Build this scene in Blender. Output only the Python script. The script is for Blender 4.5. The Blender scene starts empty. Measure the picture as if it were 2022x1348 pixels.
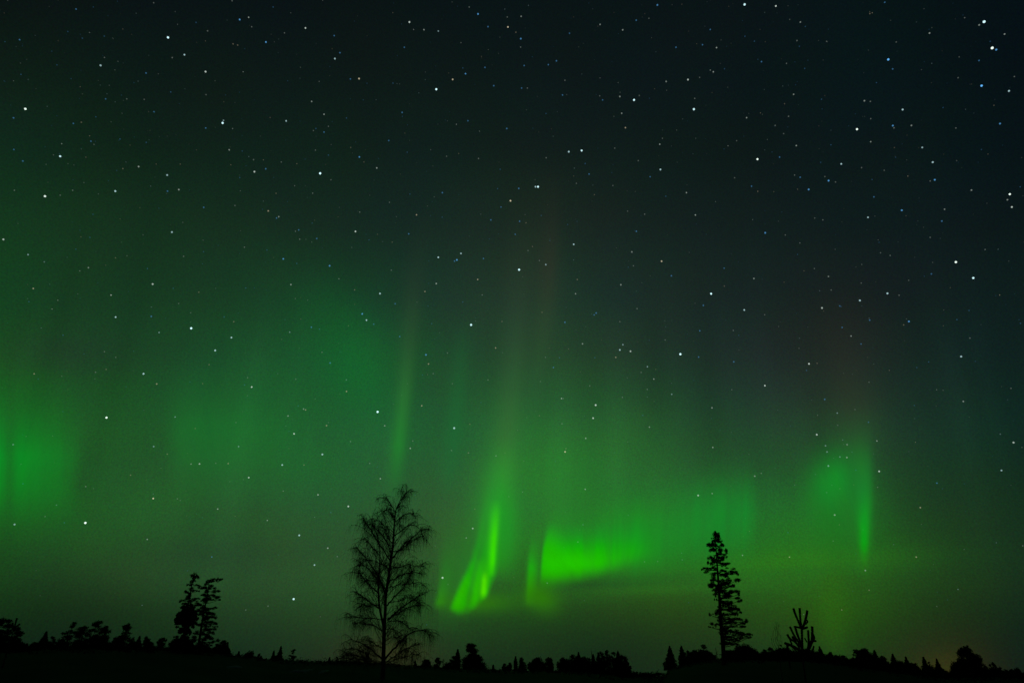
import bpy, math
import numpy as np

# ------------------------------------------------------------------ camera, world, exposure
F = 1348.0; CX = 1011.0; CY = 674.0            # focal length and centre in photo pixels (24 mm on full frame)
PITCH = math.radians(26.1)
CAMZ = 1.6
cp, sp = math.cos(PITCH), math.sin(PITCH)
scn = bpy.context.scene
COL = scn.collection
cam_d = bpy.data.cameras.new("camera"); cam = bpy.data.objects.new("camera", cam_d); COL.objects.link(cam)
cam_d.lens = 24.0; cam_d.sensor_width = 36.0
cam_d.clip_start = 0.1; cam_d.clip_end = 60000
cam.location = (0, 0, CAMZ); cam.rotation_euler = (math.radians(90) + PITCH, 0, 0)
scn.camera = cam
w = bpy.data.worlds.new("World"); scn.world = w; w.use_nodes = True
bg = w.node_tree.nodes['Background']; bg.inputs[0].default_value = (0.004, 0.010, 0.007, 1); bg.inputs[1].default_value = 1.0
scn.view_settings.view_transform = 'Standard'; scn.view_settings.look = 'None'
scn.view_settings.exposure = 0; scn.view_settings.gamma = 1; scn.view_settings.use_curve_mapping = False
scn.cycles.transparent_max_bounces = 24
scn.cycles.max_bounces = 3
scn.cycles.filter_width = 1.5

def direction(u, v):
    a = (np.asarray(u, float) - CX) / F; b = (CY - np.asarray(v, float)) / F
    return np.stack([a, cp - sp * b, sp + cp * b], -1)
def at(u, v, Y):
    d = direction(u, v)
    return d * (np.asarray(Y, float) / d[..., 1])[..., None] + np.array([0, 0, CAMZ])
def project(P):
    P = np.asarray(P, float) - np.array([0, 0, CAMZ])
    z = P[..., 1] * cp + P[..., 2] * sp
    y = -P[..., 1] * sp + P[..., 2] * cp
    zz = np.maximum(z, 1e-6)
    return CX + F * P[..., 0] / zz, CY - F * y / zz, z
def lin(c):
    c = np.asarray(c, float) / 255.0
    return np.where(c <= 0.04045, c / 12.92, ((c + 0.055) / 1.055) ** 2.4)

# ------------------------------------------------------------------ helpers
def mesh_obj(name, V, Fc, mat=None, parent=None, smooth=False):
    V = np.asarray(V, float)
    me = bpy.data.meshes.new(name)
    if isinstance(Fc, np.ndarray):
        n, k = Fc.shape
        me.vertices.add(len(V)); me.vertices.foreach_set('co', V.astype(np.float32).ravel())
        me.loops.add(n * k); me.loops.foreach_set('vertex_index', Fc.astype(np.int32).ravel())
        me.polygons.add(n); me.polygons.foreach_set('loop_start', np.arange(n, dtype=np.int32) * k)
        me.polygons.foreach_set('loop_total', np.full(n, k, dtype=np.int32))
        me.update(calc_edges=True)
    else:
        me.from_pydata(V.tolist(), [], Fc)
    if smooth: me.polygons.foreach_set('use_smooth', np.ones(len(me.polygons), bool))
    if mat: me.materials.append(mat)
    o = bpy.data.objects.new(name, me); COL.objects.link(o)
    if parent: o.parent = parent
    return o
def tag(o, label=None, cat=None, group=None, kind=None):
    if label: o['label'] = label
    if cat: o['category'] = cat
    if group: o['group'] = group
    if kind: o['kind'] = kind
    return o
def thing(name, loc, label, cat, group=None):
    o = bpy.data.objects.new(name, None); COL.objects.link(o); o.location = loc; o.empty_display_size = 0.3
    return tag(o, label, cat, group)
def colour_attr(o, name, C):
    a = o.data.color_attributes.new(name, 'FLOAT_COLOR', 'POINT')
    C = np.concatenate([C, np.ones((len(C), 1))], 1) if C.shape[1] == 3 else C
    a.data.foreach_set('color', C.astype(np.float32).ravel())

def plain(name, base, var=0.35, scale=3.0, rough=0.95):
    m = bpy.data.materials.new(name); m.use_nodes = True
    nt = m.node_tree; b = nt.nodes['Principled BSDF']
    b.inputs['Roughness'].default_value = rough
    b.inputs['Specular IOR Level'].default_value = 0.1
    tc = nt.nodes.new('ShaderNodeTexCoord'); nz = nt.nodes.new('ShaderNodeTexNoise'); nz.inputs['Scale'].default_value = scale
    nz.inputs['Detail'].default_value = 4
    cr = nt.nodes.new('ShaderNodeValToRGB'); cr.color_ramp.elements[0].position = 0.3; cr.color_ramp.elements[1].position = 0.7
    c = np.array(base)
    cr.color_ramp.elements[0].color = (*(c * (1 - var)), 1); cr.color_ramp.elements[1].color = (*(c * (1 + var)), 1)
    nt.links.new(tc.outputs['Object'], nz.inputs['Vector']); nt.links.new(nz.outputs['Fac'], cr.inputs[0]); nt.links.new(cr.outputs[0], b.inputs['Base Color'])
    return m
M_PINE = plain('pine needles', (0.035, 0.050, 0.025), 0.4, 1.3)
M_SPRUCE = plain('spruce needles', (0.028, 0.045, 0.024), 0.4, 1.3)
M_LEAF = plain('dark leaves', (0.045, 0.055, 0.028), 0.4, 1.3)
M_BARK = plain('pine bark', (0.09, 0.06, 0.045), 0.4, 6)
M_BIRCH = plain('birch bark', (0.12, 0.11, 0.10), 0.6, 2)
M_TWIG = plain('birch twigs', (0.07, 0.05, 0.04), 0.3, 4)
M_GROUND = plain('heath soil', (0.008, 0.008, 0.006), 0.5, 0.25)
M_GRASS = plain('dry heather', (0.035, 0.035, 0.02), 0.4, 1)
M_SNOW = plain('old snow', (0.34, 0.38, 0.42), 0.25, 3)

# ------------------------------------------------------------------ sky dome
US = [0, 150, 300, 450, 600, 750, 900, 1050, 1200, 1350, 1500, 1650, 1800, 1920, 2022]
SKY = {
 0:   [(11,20,19),(11,20,19),(10,19,20),(10,19,20),(10,19,20),(10,20,20),(10,20,21),(10,20,21),(10,20,22),(10,20,22),(10,20,22),(8,20,22),(7,19,21),(7,17,20),(6,16,20)],
 150: [(14,30,23),(13,28,22),(13,26,22),(13,25,22),(13,25,23),(13,25,23),(13,24,23),(13,24,24),(12,23,24),(12,23,24),(10,22,23),(9,22,24),(8,21,23),(7,18,21),(6,16,20)],
 300: [(17,42,27),(16,37,25),(16,34,25),(16,33,25),(16,33,26),(16,32,27),(16,31,27),(17,30,26),(16,28,26),(14,26,25),(13,24,24),(12,24,25),(11,23,24),(9,21,23),(8,19,22)],
 450: [(21,56,29),(21,52,29),(21,47,29),(21,44,30),(22,42,31),(21,40,33),(24,42,34),(28,42,34),(23,36,32),(20,32,30),(17,29,29),(16,28,28),(14,27,27),(13,25,26),(12,23,25)],
 600: [(20,64,31),(23,57,32),(24,58,33),(24,62,36),(23,62,38),(24,60,40),(30,56,42),(35,58,42),(28,48,39),(26,43,37),(22,36,34),(26,33,31),(20,32,31),(16,31,30),(14,29,28)],
 700: [(25,74,32),(29,66,34),(27,68,37),(27,74,41),(26,80,42),(26,80,44),(32,68,44),(38,70,44),(34,58,43),(31,50,41),(28,42,39),(32,40,36),(22,38,34),(18,36,33),(15,32,30)],
 775: [(24,86,32),(29,78,36),(29,78,38),(29,84,41),(28,86,43),(30,84,46),(34,78,46),(38,88,46),(36,78,44),(32,62,43),(32,52,42),(36,50,38),(24,46,36),(19,42,34),(16,36,32)],
 850: [(26,98,34),(30,86,38),(32,82,38),(32,92,42),(31,92,45),(34,94,48),(36,90,48),(40,106,48),(40,98,46),(36,76,44),(34,64,44),(38,68,42),(26,52,38),(21,48,36),(17,40,34)],
 925: [(28,98,34),(32,86,38),(35,82,40),(34,92,44),(34,96,46),(38,94,50),(42,98,50),(44,118,46),(42,110,46),(38,92,46),(34,80,44),(36,82,42),(28,58,36),(24,52,34),(19,43,32)],
 1000:[(28,94,32),(32,88,36),(36,88,40),(38,86,42),(40,88,48),(42,88,48),(48,94,48),(42,114,44),(40,114,42),(36,110,42),(34,104,42),(34,100,36),(30,62,34),(26,55,32),(21,46,30)],
 1075:[(26,76,28),(34,80,34),(36,78,38),(38,78,40),(44,84,44),(46,84,46),(48,94,44),(38,120,34),(38,120,32),(34,116,34),(36,110,34),(36,108,28),(32,72,30),(28,58,30),(22,48,30)],
 1125:[(26,66,26),(32,66,32),(38,72,38),(40,76,40),(44,82,44),(46,82,44),(46,92,40),(38,106,30),(38,102,30),(38,98,32),(38,108,28),(38,98,26),(32,72,28),(28,58,28),(22,46,28)],
 1160:[(24,58,24),(28,56,28),(36,66,34),(40,76,40),(42,78,40),(44,82,42),(42,90,36),(38,92,30),(38,84,30),(42,86,28),(38,92,30),(40,94,26),(33,68,26),(29,56,26),(22,44,28)],
 1200:[(22,52,22),(24,48,24),(28,56,30),(36,68,36),(40,72,38),(42,74,38),(38,84,32),(36,80,28),(38,72,28),(40,74,26),(40,78,26),(42,90,20),(32,64,26),(28,52,26),(20,42,28)],
 1245:[(20,42,22),(20,42,24),(24,48,26),(30,58,32),(36,62,34),(42,66,36),(34,68,32),(32,62,28),(30,56,26),(34,60,26),(38,66,26),(38,78,20),(32,58,24),(30,46,24),(18,38,27)],
 1300:[(15,34,22),(18,38,25),(20,42,26),(22,46,28),(30,50,32),(40,54,32),(30,52,30),(28,50,26),(24,46,26),(28,50,27),(30,56,26),(30,60,26),(38,52,24),(38,42,22),(17,36,27)],
 1345:[(13,30,20),(17,36,24),(19,40,25),(22,44,27),(28,46,30),(36,50,30),(28,48,28),(26,48,26),(24,44,26),(26,46,26),(28,50,25),(30,52,26),(46,46,20),(44,42,20),(16,34,26)],
}
VS = sorted(SKY)
gu = np.arange(-100, 2131, 10.0); gv = np.arange(-100, 1431, 10.0)
tab = np.array([[lin(c) for c in SKY[v]] for v in VS])
tab[[i for i, v in enumerate(VS) if v >= 1200]] *= .84
tab[[i for i, v in enumerate(VS) if 900 < v < 1200]] *= .95                    # rows v, cols u, rgb
T1 = np.stack([[np.interp(gu, US, tab[i, :, k]) for i in range(len(VS))] for k in range(3)], -1)
T2 = np.stack([[np.interp(gv, VS, T1[:, j, k]) for j in range(len(gu))] for k in range(3)], -1).transpose(1, 0, 2)
def blur(A, s, ax):
    r = int(s * 3); k = np.exp(-0.5 * (np.arange(-r, r + 1) / s) ** 2); k /= k.sum()
    P = np.pad(A, [(r, r) if i == ax else (0, 0) for i in range(A.ndim)], mode='edge')
    out = np.zeros_like(A); n = A.shape[ax]
    for i, kk in enumerate(k):
        sl = [slice(None)] * A.ndim; sl[ax] = slice(i, i + n); out += kk * P[tuple(sl)]
    return out
T2 = blur(blur(T2, 4.0, 1), 1.8, 0)
def g2(U, V, u0, v0, su, sv, rot=0.0):
    c, s = math.cos(rot), math.sin(rot); x = U - u0; y = V - v0
    return np.exp(-0.5 * (((x * c + y * s) / su) ** 2 + ((-x * s + y * c) / sv) ** 2))
UU, VV = np.meshgrid(gu, gv)
def smudge(col, amt, u0, v0, su, sv, rot=0.0):
    global T2
    a = (amt * g2(UU, VV, u0, v0, su, sv, rot))[..., None]
    T2 = T2 * (1 - a) + lin(col) * a
# faint diffuse features: a soft glow, airglow and low thin cloud streaks, town light on the horizon
smudge((20, 102, 44), .62, 712, 735, 46, 80, -0.5)
smudge((22, 82, 40), .25, 660, 620, 60, 40, 0.6)
smudge((34, 56, 40), .45, 130, 700, 90, 30)
smudge((36, 66, 42), .2, 600, 1090, 150, 22, -0.05)
smudge((32, 70, 32), .6, 1215, 1148, 120, 8, -0.05)
smudge((44, 106, 30), .5, 1330, 1160, 170, 7, -0.06)
smudge((44, 118, 26), .55, 1560, 1112, 150, 16, -0.05)
smudge((32, 82, 34), .3, 1600, 1128, 90, 8, -0.05)
smudge((44, 96, 18), .5, 1645, 1190, 22, 70)
smudge((60, 56, 30), .5, 765, 1290, 55, 22)
smudge((58, 56, 20), .7, 1862, 1315, 34, 24)
smudge((36, 44, 25), .4, 1835, 1275, 60, 40)
smudge((33, 50, 34), .22, 370, 1090, 90, 24)
# faint upright rays that fill the glow, all pointing towards one place high overhead
r0 = np.random.default_rng(3); ray = np.zeros_like(UU); XX = UU + (UU - 1150) * (VV - 1200) / 3400.0 * -1.0
for _ in range(95):
    c_ = r0.uniform(-200, 2200); v_ = r0.uniform(620, 1050)
    ray += r0.normal() * np.exp(-0.5 * ((XX - c_) / r0.uniform(11, 24)) ** 2) * np.exp(-0.5 * ((VV - v_) / r0.uniform(90, 200)) ** 2)
T2 = T2 * np.clip(1 + .055 * ray, .75, 1.3)[..., None]
def sky_rgb(u, v):
    x = np.clip((u - gu[0]) / 10.0, 0, len(gu) - 1.001); y = np.clip((v - gv[0]) / 10.0, 0, len(gv) - 1.001)
    i = x.astype(int); j = y.astype(int); fx = (x - i)[..., None]; fy = (y - j)[..., None]
    return (T2[j, i] * (1 - fx) + T2[j, i + 1] * fx) * (1 - fy) + (T2[j + 1, i] * (1 - fx) + T2[j + 1, i + 1] * fx) * fy

def emission_mat(name, alpha=False, grain=0.0):
    m = bpy.data.materials.new(name); m.use_nodes = True; nt = m.node_tree; nt.nodes.clear()
    out = nt.nodes.new('ShaderNodeOutputMaterial'); em = nt.nodes.new('ShaderNodeEmission')
    at_ = nt.nodes.new('ShaderNodeAttribute'); at_.attribute_name = 'glow'
    src = at_.outputs['Color']
    if grain:
        tc = nt.nodes.new('ShaderNodeTexCoord')
        nrm = nt.nodes.new('ShaderNodeVectorMath'); nrm.operation = 'NORMALIZE'
        nt.links.new(tc.outputs['Object'], nrm.inputs[0])
        nz = nt.nodes.new('ShaderNodeTexNoise'); nz.inputs['Scale'].default_value = 520; nz.inputs['Detail'].default_value = 1
        nt.links.new(nrm.outputs[0], nz.inputs['Vector'])
        nz2 = nt.nodes.new('ShaderNodeTexNoise'); nz2.inputs['Scale'].default_value = 9; nz2.inputs['Detail'].default_value = 3
        nt.links.new(nrm.outputs[0], nz2.inputs['Vector'])
        s1 = nt.nodes.new('ShaderNodeVectorMath'); s1.operation = 'MULTIPLY_ADD'
        nt.links.new(nz.outputs['Color'], s1.inputs[0]); s1.inputs[1].default_value = (grain,) * 3; s1.inputs[2].default_value = (1 - grain / 2,) * 3
        s2 = nt.nodes.new('ShaderNodeVectorMath'); s2.operation = 'MULTIPLY_ADD'
        nt.links.new(nz2.outputs['Color'], s2.inputs[0]); s2.inputs[1].default_value = (0.36, 0.24, 0.30); s2.inputs[2].default_value = (0.82, 0.88, 0.85)
        mu = nt.nodes.new('ShaderNodeVectorMath'); mu.operation = 'MULTIPLY'
        nt.links.new(s1.outputs[0], mu.inputs[0]); nt.links.new(s2.outputs[0], mu.inputs[1])
        mu2 = nt.nodes.new('ShaderNodeVectorMath'); mu2.operation = 'MULTIPLY'
        nt.links.new(mu.outputs[0], mu2.inputs[0]); nt.links.new(src, mu2.inputs[1]); src = mu2.outputs[0]
    nt.links.new(src, em.inputs['Color'])
    if alpha:
        tr = nt.nodes.new('ShaderNodeBsdfTransparent'); mx = nt.nodes.new('ShaderNodeMixShader')
        nt.links.new(at_.outputs['Alpha'], mx.inputs[0]); nt.links.new(tr.outputs[0], mx.inputs[1]); nt.links.new(em.outputs[0], mx.inputs[2])
        nt.links.new(mx.outputs[0], out.inputs[0])
    else:
        nt.links.new(em.outputs[0], out.inputs[0])
    m.cycles.emission_sampling = 'NONE'
    return m
M_SKY = emission_mat('night sky glow', grain=0.75)
M_AUR = emission_mat('aurora light', alpha=True, grain=0.45)
M_STAR = emission_mat('starlight')

def build_sky():
    R = 30000.0
    az = np.radians(np.concatenate([np.arange(-60, 60, 0.5), np.arange(60, 300, 4.0)]))
    el = np.radians(np.concatenate([[-12, -6, -3, -2], np.arange(-1, 66, 0.5), np.arange(66, 90, 3.0)]))
    A, E = np.meshgrid(az, el)
    D = np.stack([np.sin(A) * np.cos(E), np.cos(A) * np.cos(E), np.sin(E)], -1)
    P = D * R
    ny, nx = A.shape
    V = np.concatenate([P.reshape(-1, 3), [[0, 0, R]]])
    idx = np.arange(ny * nx).reshape(ny, nx); nxt = np.roll(idx, -1, 1)
    Q = np.stack([idx[:-1], nxt[:-1], nxt[1:], idx[1:]], -1).reshape(-1, 4)
    faces = Q.tolist() + [[int(idx[-1, i]), int(nxt[-1, i]), ny * nx] for i in range(nx)]
    o = mesh_obj('sky', V, faces, M_SKY, smooth=True)
    u, v, z = project(V + [0, 0, CAMZ])
    C = sky_rgb(np.clip(u, -100, 2120), np.clip(v, -100, 1420))
    back = lin((7, 13, 12)) + 0 * C
    zr = z / R; k = np.clip((zr - 0.25) / 0.35, 0, 1)[:, None]
    side = np.clip((np.abs(u - CX) - 1060) / 700, 0, 1) + np.clip((-60 - v) / 700, 0, 1)
    k = k * (1 - np.clip(side, 0, 1))[:, None]
    C = C * k + back * (1 - k)
    colour_attr(o, 'glow', C)
    tag(o, kind='structure')
build_sky()

# ------------------------------------------------------------------ aurora curtains (thin luminous sheets some kilometres off)
def sst(a, b, x):
    t = np.clip((x - a) / (b - a), 0, 1); return t * t * (3 - 2 * t)
def pl(v, pts):
    p = np.array(pts, float); return np.interp(v, p[:, 0], p[:, 1])
class Veil:
    def __init__(s, u0, u1, v0, v1, step=4.0, stepv=6.0):
        s.u, s.v = np.meshgrid(np.arange(u0, u1 + .1, step), np.arange(v0, v1 + .1, stepv))
        s.a = np.zeros_like(s.u); s.c = np.zeros(s.u.shape + (3,))
        s.box = (u0, u1, v0, v1)
    def over(s, a, col):
        c = np.asarray(col, float)
        c = lin(c) if c.ndim == 1 else c
        a = np.clip(a, 0, 1); s.c = s.c * (1 - a[..., None]) + c * a[..., None]; s.a = s.a * (1 - a) + a
    def ramp(s, pts):                     # colour as a function of height: [(v,(r,g,b)),...]
        vs = [p[0] for p in pts]; L = np.array([lin(p[1]) for p in pts])
        return np.stack([np.interp(s.v, vs, L[:, k]) for k in range(3)], -1)
    def ray(s, path, sig, prof, col, sr=None):   # path (v,u), sig left (v,s) , prof (v,alpha)
        uc = pl(s.v, path); sg = pl(s.v, sig); sg2 = sg if sr is None else pl(s.v, sr)
        d = s.u - uc; ss = np.where(d < 0, sg, sg2)
        s.over(np.exp(-0.5 * (d / ss) ** 2) * pl(s.v, prof), col)
    def build(s, label, dist, fold, phase):
        a = s.a; ny, nx = a.shape
        u0, u1, v0, v1 = s.box
        c = s.c / np.maximum(a, 1e-4)[..., None]
        a = np.clip(a - 0.012, 0, 1)
        # a folded sheet: distance swings along the curtain
        Y = dist + fold * np.sin((s.u - u0) / 70.0 + phase) + 0.35 * fold * np.sin((s.u - u0) / 23.0 + 2 * phase)
        P = at(s.u, s.v, Y).reshape(-1, 3)
        idx = np.arange(ny * nx).reshape(ny, nx)
        Q = np.stack([idx[1:, :-1], idx[1:, 1:], idx[:-1, 1:], idx[:-1, :-1]], -1).reshape(-1, 4)
        am = a.ravel()
        Q = Q[am[Q].max(1) > 0.0]
        used = np.unique(Q); re = np.zeros(ny * nx, int); re[used] = np.arange(len(used))
        P = P[used]; Q = re[Q]
        base = np.array([P[:, 0].mean(), P[:, 1].mean(), P[:, 2].min()])
        o = mesh_obj('aurora_curtain', P - base, Q, M_AUR, smooth=True)
        o.location = base
        C = np.concatenate([c.reshape(-1, 3), a.reshape(-1, 1)], 1)[used]
        colour_attr(o, 'glow', C)
        tag(o, label, 'aurora', 'curtains and rays of the green aurora')
rg = np.random.default_rng(5)
def streaks(veil, n, amp, width, lean):   # fine vertical structure along a curtain
    s = np.zeros_like(veil.u); x = veil.u - lean * (veil.v - veil.box[3])
    for _ in range(n):
        c = rg.uniform(veil.box[0] - 60, veil.box[1] + 60); wv = rg.uniform(*width)
        s += rg.normal() * np.exp(-0.5 * ((x - c) / wv) ** 2)
    return 1 + amp * s

# far left patch
V = Veil(-160, 190, 640, 1120, 5, 8)
al = pl(V.v, [(640, 0), (720, .10), (780, .32), (830, .6), (900, .95), (960, .9), (1000, .62), (1040, .3), (1090, .06), (1120, 0)])
er = 1 - sst(0, 1, (V.u - pl(V.v, [(640, 60), (800, 100), (900, 118), (1000, 118)])) / pl(V.v, [(640, 150), (800, 90), (880, 66), (960, 46), (1040, 80)]))
el_ = sst(-160, -90, V.u)
V.over(al * er * (1 - .45 * sst(-20, 135, V.u)) * (.80 + .2 * g2(V.u, V.v, 20, 900, 60, 90)) * el_ * streaks(V, 70, .10, (4, 9), -0.02), V.ramp([(640, (26, 90, 34)), (800, (18, 112, 34)), (900, (8, 142, 36)), (980, (14, 128, 32)), (1080, (26, 92, 28))]))
V.build('hazy green aurora patch at the far left edge, fading upward', 9000, 300, 0.3)
# second patch with a soft upright left edge
V = Veil(290, 680, 700, 1010, 6, 8)
al = pl(V.v, [(700, 0), (760, .2), (830, .55), (900, .6), (960, .3), (1010, 0)])
le = sst(0, 1, (V.u - pl(V.v, [(700, 312), (1010, 312)])) / 58.0)
re_ = 1 - sst(400, 670, V.u)
V.over(al * le * re_ * .8, V.ramp([(700, (26, 96, 44)), (850, (24, 116, 44)), (950, (34, 108, 44))]))
V.build('faint wide green aurora veil left of the birch, above the two pines', 9400, 250, 1.3)
# tall ray over the birch
V = Veil(730, 900, 400, 1000, 4, 8)
V.ray([(400, 842), (550, 820), (700, 806), (850, 790), (1000, 776)], [(400, 22), (600, 16), (800, 10), (960, 12)],
      [(400, 0), (500, .12), (600, .36), (700, .5), (780, .75), (880, .8), (940, .5), (1000, 0)],
      V.ramp([(400, (34, 50, 38)), (560, (42, 60, 44)), (680, (44, 86, 48)), (780, (42, 112, 48)), (880, (34, 126, 44)), (960, (36, 110, 46))]), sr=[(400, 18), (700, 11), (960, 10)])
V.build('tall thin greenish grey aurora ray standing above the birch', 8600, 120, 0.8)
# faint ray between the birch and the centre
V = Veil(850, 950, 620, 990, 4, 8)
V.ray([(620, 918), (900, 893), (990, 886)], [(620, 14), (990, 14)], [(620, 0), (720, .25), (850, .5), (930, .35), (990, 0)], (28, 104, 50))
V.build('very faint narrow aurora ray right of the tall one over the birch', 8700, 80, 2.0)
# small ray at the left foot of the display
V = Veil(835, 925, 1040, 1216, 3, 4)
V.ray([(1050, 886), (1120, 880), (1160, 874), (1200, 864)], [(1050, 9), (1200, 5)], [(1040, 0), (1080, .25), (1120, .5), (1160, .75), (1188, .8), (1196, .35), (1206, 0)],
      V.ramp([(1040, (38, 100, 46)), (1120, (34, 120, 34)), (1190, (44, 140, 12))]), sr=[(1050, 12), (1200, 12)])
V.build('short dim green aurora ray just right of the birch crown', 8300, 60, 0.5)
# twisting bright curtain in the centre with its tall ray
V = Veil(866, 1130, 330, 1246, 2.5, 5)
V.ray([(330, 1060), (500, 1032), (700, 1018), (850, 1003), (950, 990), (1020, 980), (1100, 975)], [(330, 40), (500, 26), (700, 22), (850, 22), (950, 21), (1100, 13)],
      [(330, 0), (450, .12), (560, .24), (700, .48), (800, .68), (880, .70), (950, .8), (1010, .9), (1100, .75), (1130, .25), (1150, 0)],
      V.ramp([(330, (30, 36, 32)), (500, (44, 52, 42)), (640, (46, 74, 50)), (760, (48, 94, 50)), (860, (52, 112, 50)), (940, (48, 148, 48)), (1010, (34, 164, 36)), (1100, (30, 150, 18))]), sr=[(330, 30), (600, 14), (850, 15), (950, 17), (1030, 22), (1100, 22)])
V.ray([(400, 1092), (600, 1080), (760, 1060), (900, 1050)], [(400, 16), (900, 22)], [(330, 0), (420, .15), (520, .38), (650, .42), (760, .38), (850, .2), (930, 0)],
      V.ramp([(400, (44, 42, 36)), (530, (52, 52, 40)), (660, (48, 76, 46)), (760, (44, 90, 50)), (860, (44, 110, 48))]), sr=[(400, 12), (900, 16)])
st = streaks(V, 90, .17, (2, 5), -0.22)
uL = pl(V.v, [(960, 958), (1060, 944), (1100, 934), (1150, 912), (1200, 890), (1230, 886)])
uR = pl(V.v, [(960, 990), (1080, 984), (1130, 977), (1170, 962), (1200, 944), (1230, 930)])
wl = pl(V.v, [(960, 22), (1100, 18), (1180, 14)])
vb = 1209 - np.clip((V.u - 922) * .75, 0, 60) - np.clip((903 - V.u) * .5, 0, 20)
body = sst(0, 1, (V.u - uL + wl / 2) / wl) * (1 - sst(0, 1, (V.u - uR + 5) / 14)) * (1 - sst(-14, 10, V.v - vb))
body *= 1 - .30 * np.exp(-.5 * ((V.u - pl(V.v, [(1060, 952), (1130, 936), (1210, 918)])) / 5.0) ** 2) * sst(1050, 1110, V.v)
body *= 1 - .28 * np.exp(-.5 * ((V.u - pl(V.v, [(1100, 957), (1200, 944)])) / 3.5) ** 2) * sst(1090, 1130, V.v)
V.over(.4 * g2(V.u, V.v, 896, 1120, 22, 60, .15), (38, 112, 34))
V.over(.45 * g2(V.u, V.v, 962, 1010, 26, 60, .12), (40, 132, 44))
V.over(.55 * g2(V.u, V.v, 1000, 1040, 18, 48), (28, 148, 36))
V.over(.75 * g2(V.u, V.v, 940, 1188, 50, 14), (44, 118, 10))
V.over(.5 * g2(V.u, V.v, 925, 1120, 18, 40, .2), (36, 124, 38))
V.over(body * pl(V.v, [(960, 0), (1040, .45), (1090, .75), (1130, .92), (1200, .95)]) * np.clip(st, .45, 1.15), V.ramp([(960, (40, 150, 46)), (1080, (26, 162, 22)), (1150, (30, 172, 6)), (1210, (36, 160, 2))]))
V.ray([(1010, 980), (1060, 976), (1130, 971)], [(1010, 8), (1130, 5)], [(985, 0), (1020, .45), (1060, .85), (1110, .9), (1128, .5), (1140, 0)], (58, 222, 0), sr=[(1010, 5), (1130, 4)])
V.ray([(1100, 962), (1180, 954)], [(1100, 9), (1180, 5)], [(1095, 0), (1130, .55), (1170, .6), (1186, 0)], (46, 196, 0))
V.ray([(1130, 957), (1180, 954)], [(1130, 4), (1180, 4)], [(1128, 0), (1145, .8), (1168, .85), (1182, 0)], (84, 226, 0))
V.ray([(1110, 946), (1200, 936)], [(1110, 7), (1200, 5)], [(1100, 0), (1150, .55), (1180, .5), (1204, 0)], (44, 190, 2))
V.ray([(1140, 920), (1205, 898)], [(1140, 7), (1205, 6)], [(1130, 0), (1170, .6), (1190, .6), (1208, 0)], (46, 186, 0))
V.build('brightest twisting yellow green aurora curtain with a tall ray in the centre', 8000, 260, 0.9)
# broad band to the right
V = Veil(1010, 1640, 770, 1230, 2.5, 5)
st = streaks(V, 170, .11, (2, 7), -0.03)
V.over(.62 * g2(V.u, V.v, 1432, 1020, 62, 44, -.35) * (1 - sst(1470, 1510, V.u)) * np.clip(st, .7, 1.3), (16, 140, 42))
V.over(.4 * g2(V.u, V.v, 1330, 1050, 70, 40, -.3), (28, 134, 40))
V.over(.65 * g2(V.u, V.v, 1250, 1062, 45, 42) * np.clip(st, .7, 1.3), (22, 146, 32))
V.over(.30 * g2(V.u, V.v, 1110, 960, 60, 60) * np.clip(st, .6, 1.4), (38, 134, 46))
vb = pl(V.u, [(1050, 1152), (1080, 1152), (1120, 1147), (1160, 1136), (1200, 1122), (1250, 1108), (1300, 1104), (1400, 1098)])
le = sst(0, 1, (V.u - pl(V.v, [(900, 1090), (1000, 1078), (1150, 1064)]) + 2) / pl(V.v, [(900, 60), (1000, 34), (1050, 16), (1080, 9), (1150, 9)]))
re_ = 1 - sst(1225, 1320, V.u)
fold = 1 + .22 * g2(V.u, V.v, 1133, 1085, 9, 50) - .16 * g2(V.u, V.v, 1158, 1060, 12, 50) + .14 * g2(V.u, V.v, 1180, 1085, 8, 40) - .22 * g2(V.u, V.v, 1212, 1070, 13, 50) + .30 * g2(V.u, V.v, 1244, 1075, 14, 34) - .2 * g2(V.u, V.v, 1096, 1040, 12, 30)
V.over(le * re_ * (1 - sst(-24, 18, V.v - vb)) * pl(V.v, [(980, 0), (1030, .2), (1055, .5), (1085, .88), (1110, .97)]) * (1 - .35 * sst(1190, 1270, V.u)) * np.clip(st * fold, .5, 1.25),
       V.ramp([(980, (34, 136, 46)), (1040, (18, 152, 36)), (1075, (14, 172, 8)), (1115, (28, 178, 2)), (1150, (36, 146, 6))]))
V.over(.8 * g2(V.u, V.v, 1125, 1108, 50, 15) * le, (34, 196, 0))
V.over(.6 * g2(V.u, V.v, 1085, 1090, 16, 30) * le, (34, 190, 0))
V.ray([(1040, 1056), (1100, 1049), (1190, 1043)], [(1040, 5), (1190, 4)], [(1040, 0), (1090, .5), (1120, .8), (1165, .85), (1185, .5), (1200, 0)], V.ramp([(1040, (38, 130, 40)), (1120, (26, 172, 10)), (1190, (48, 140, 4))]), sr=[(1040, 10), (1190, 12)])
V.over(.8 * g2(V.u, V.v, 1068, 1178, 24, 18, .5), (44, 122, 6))
V.build('broad bright green aurora band sloping right from the centre to the tall pine', 8200, 300, 0.2)
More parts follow.
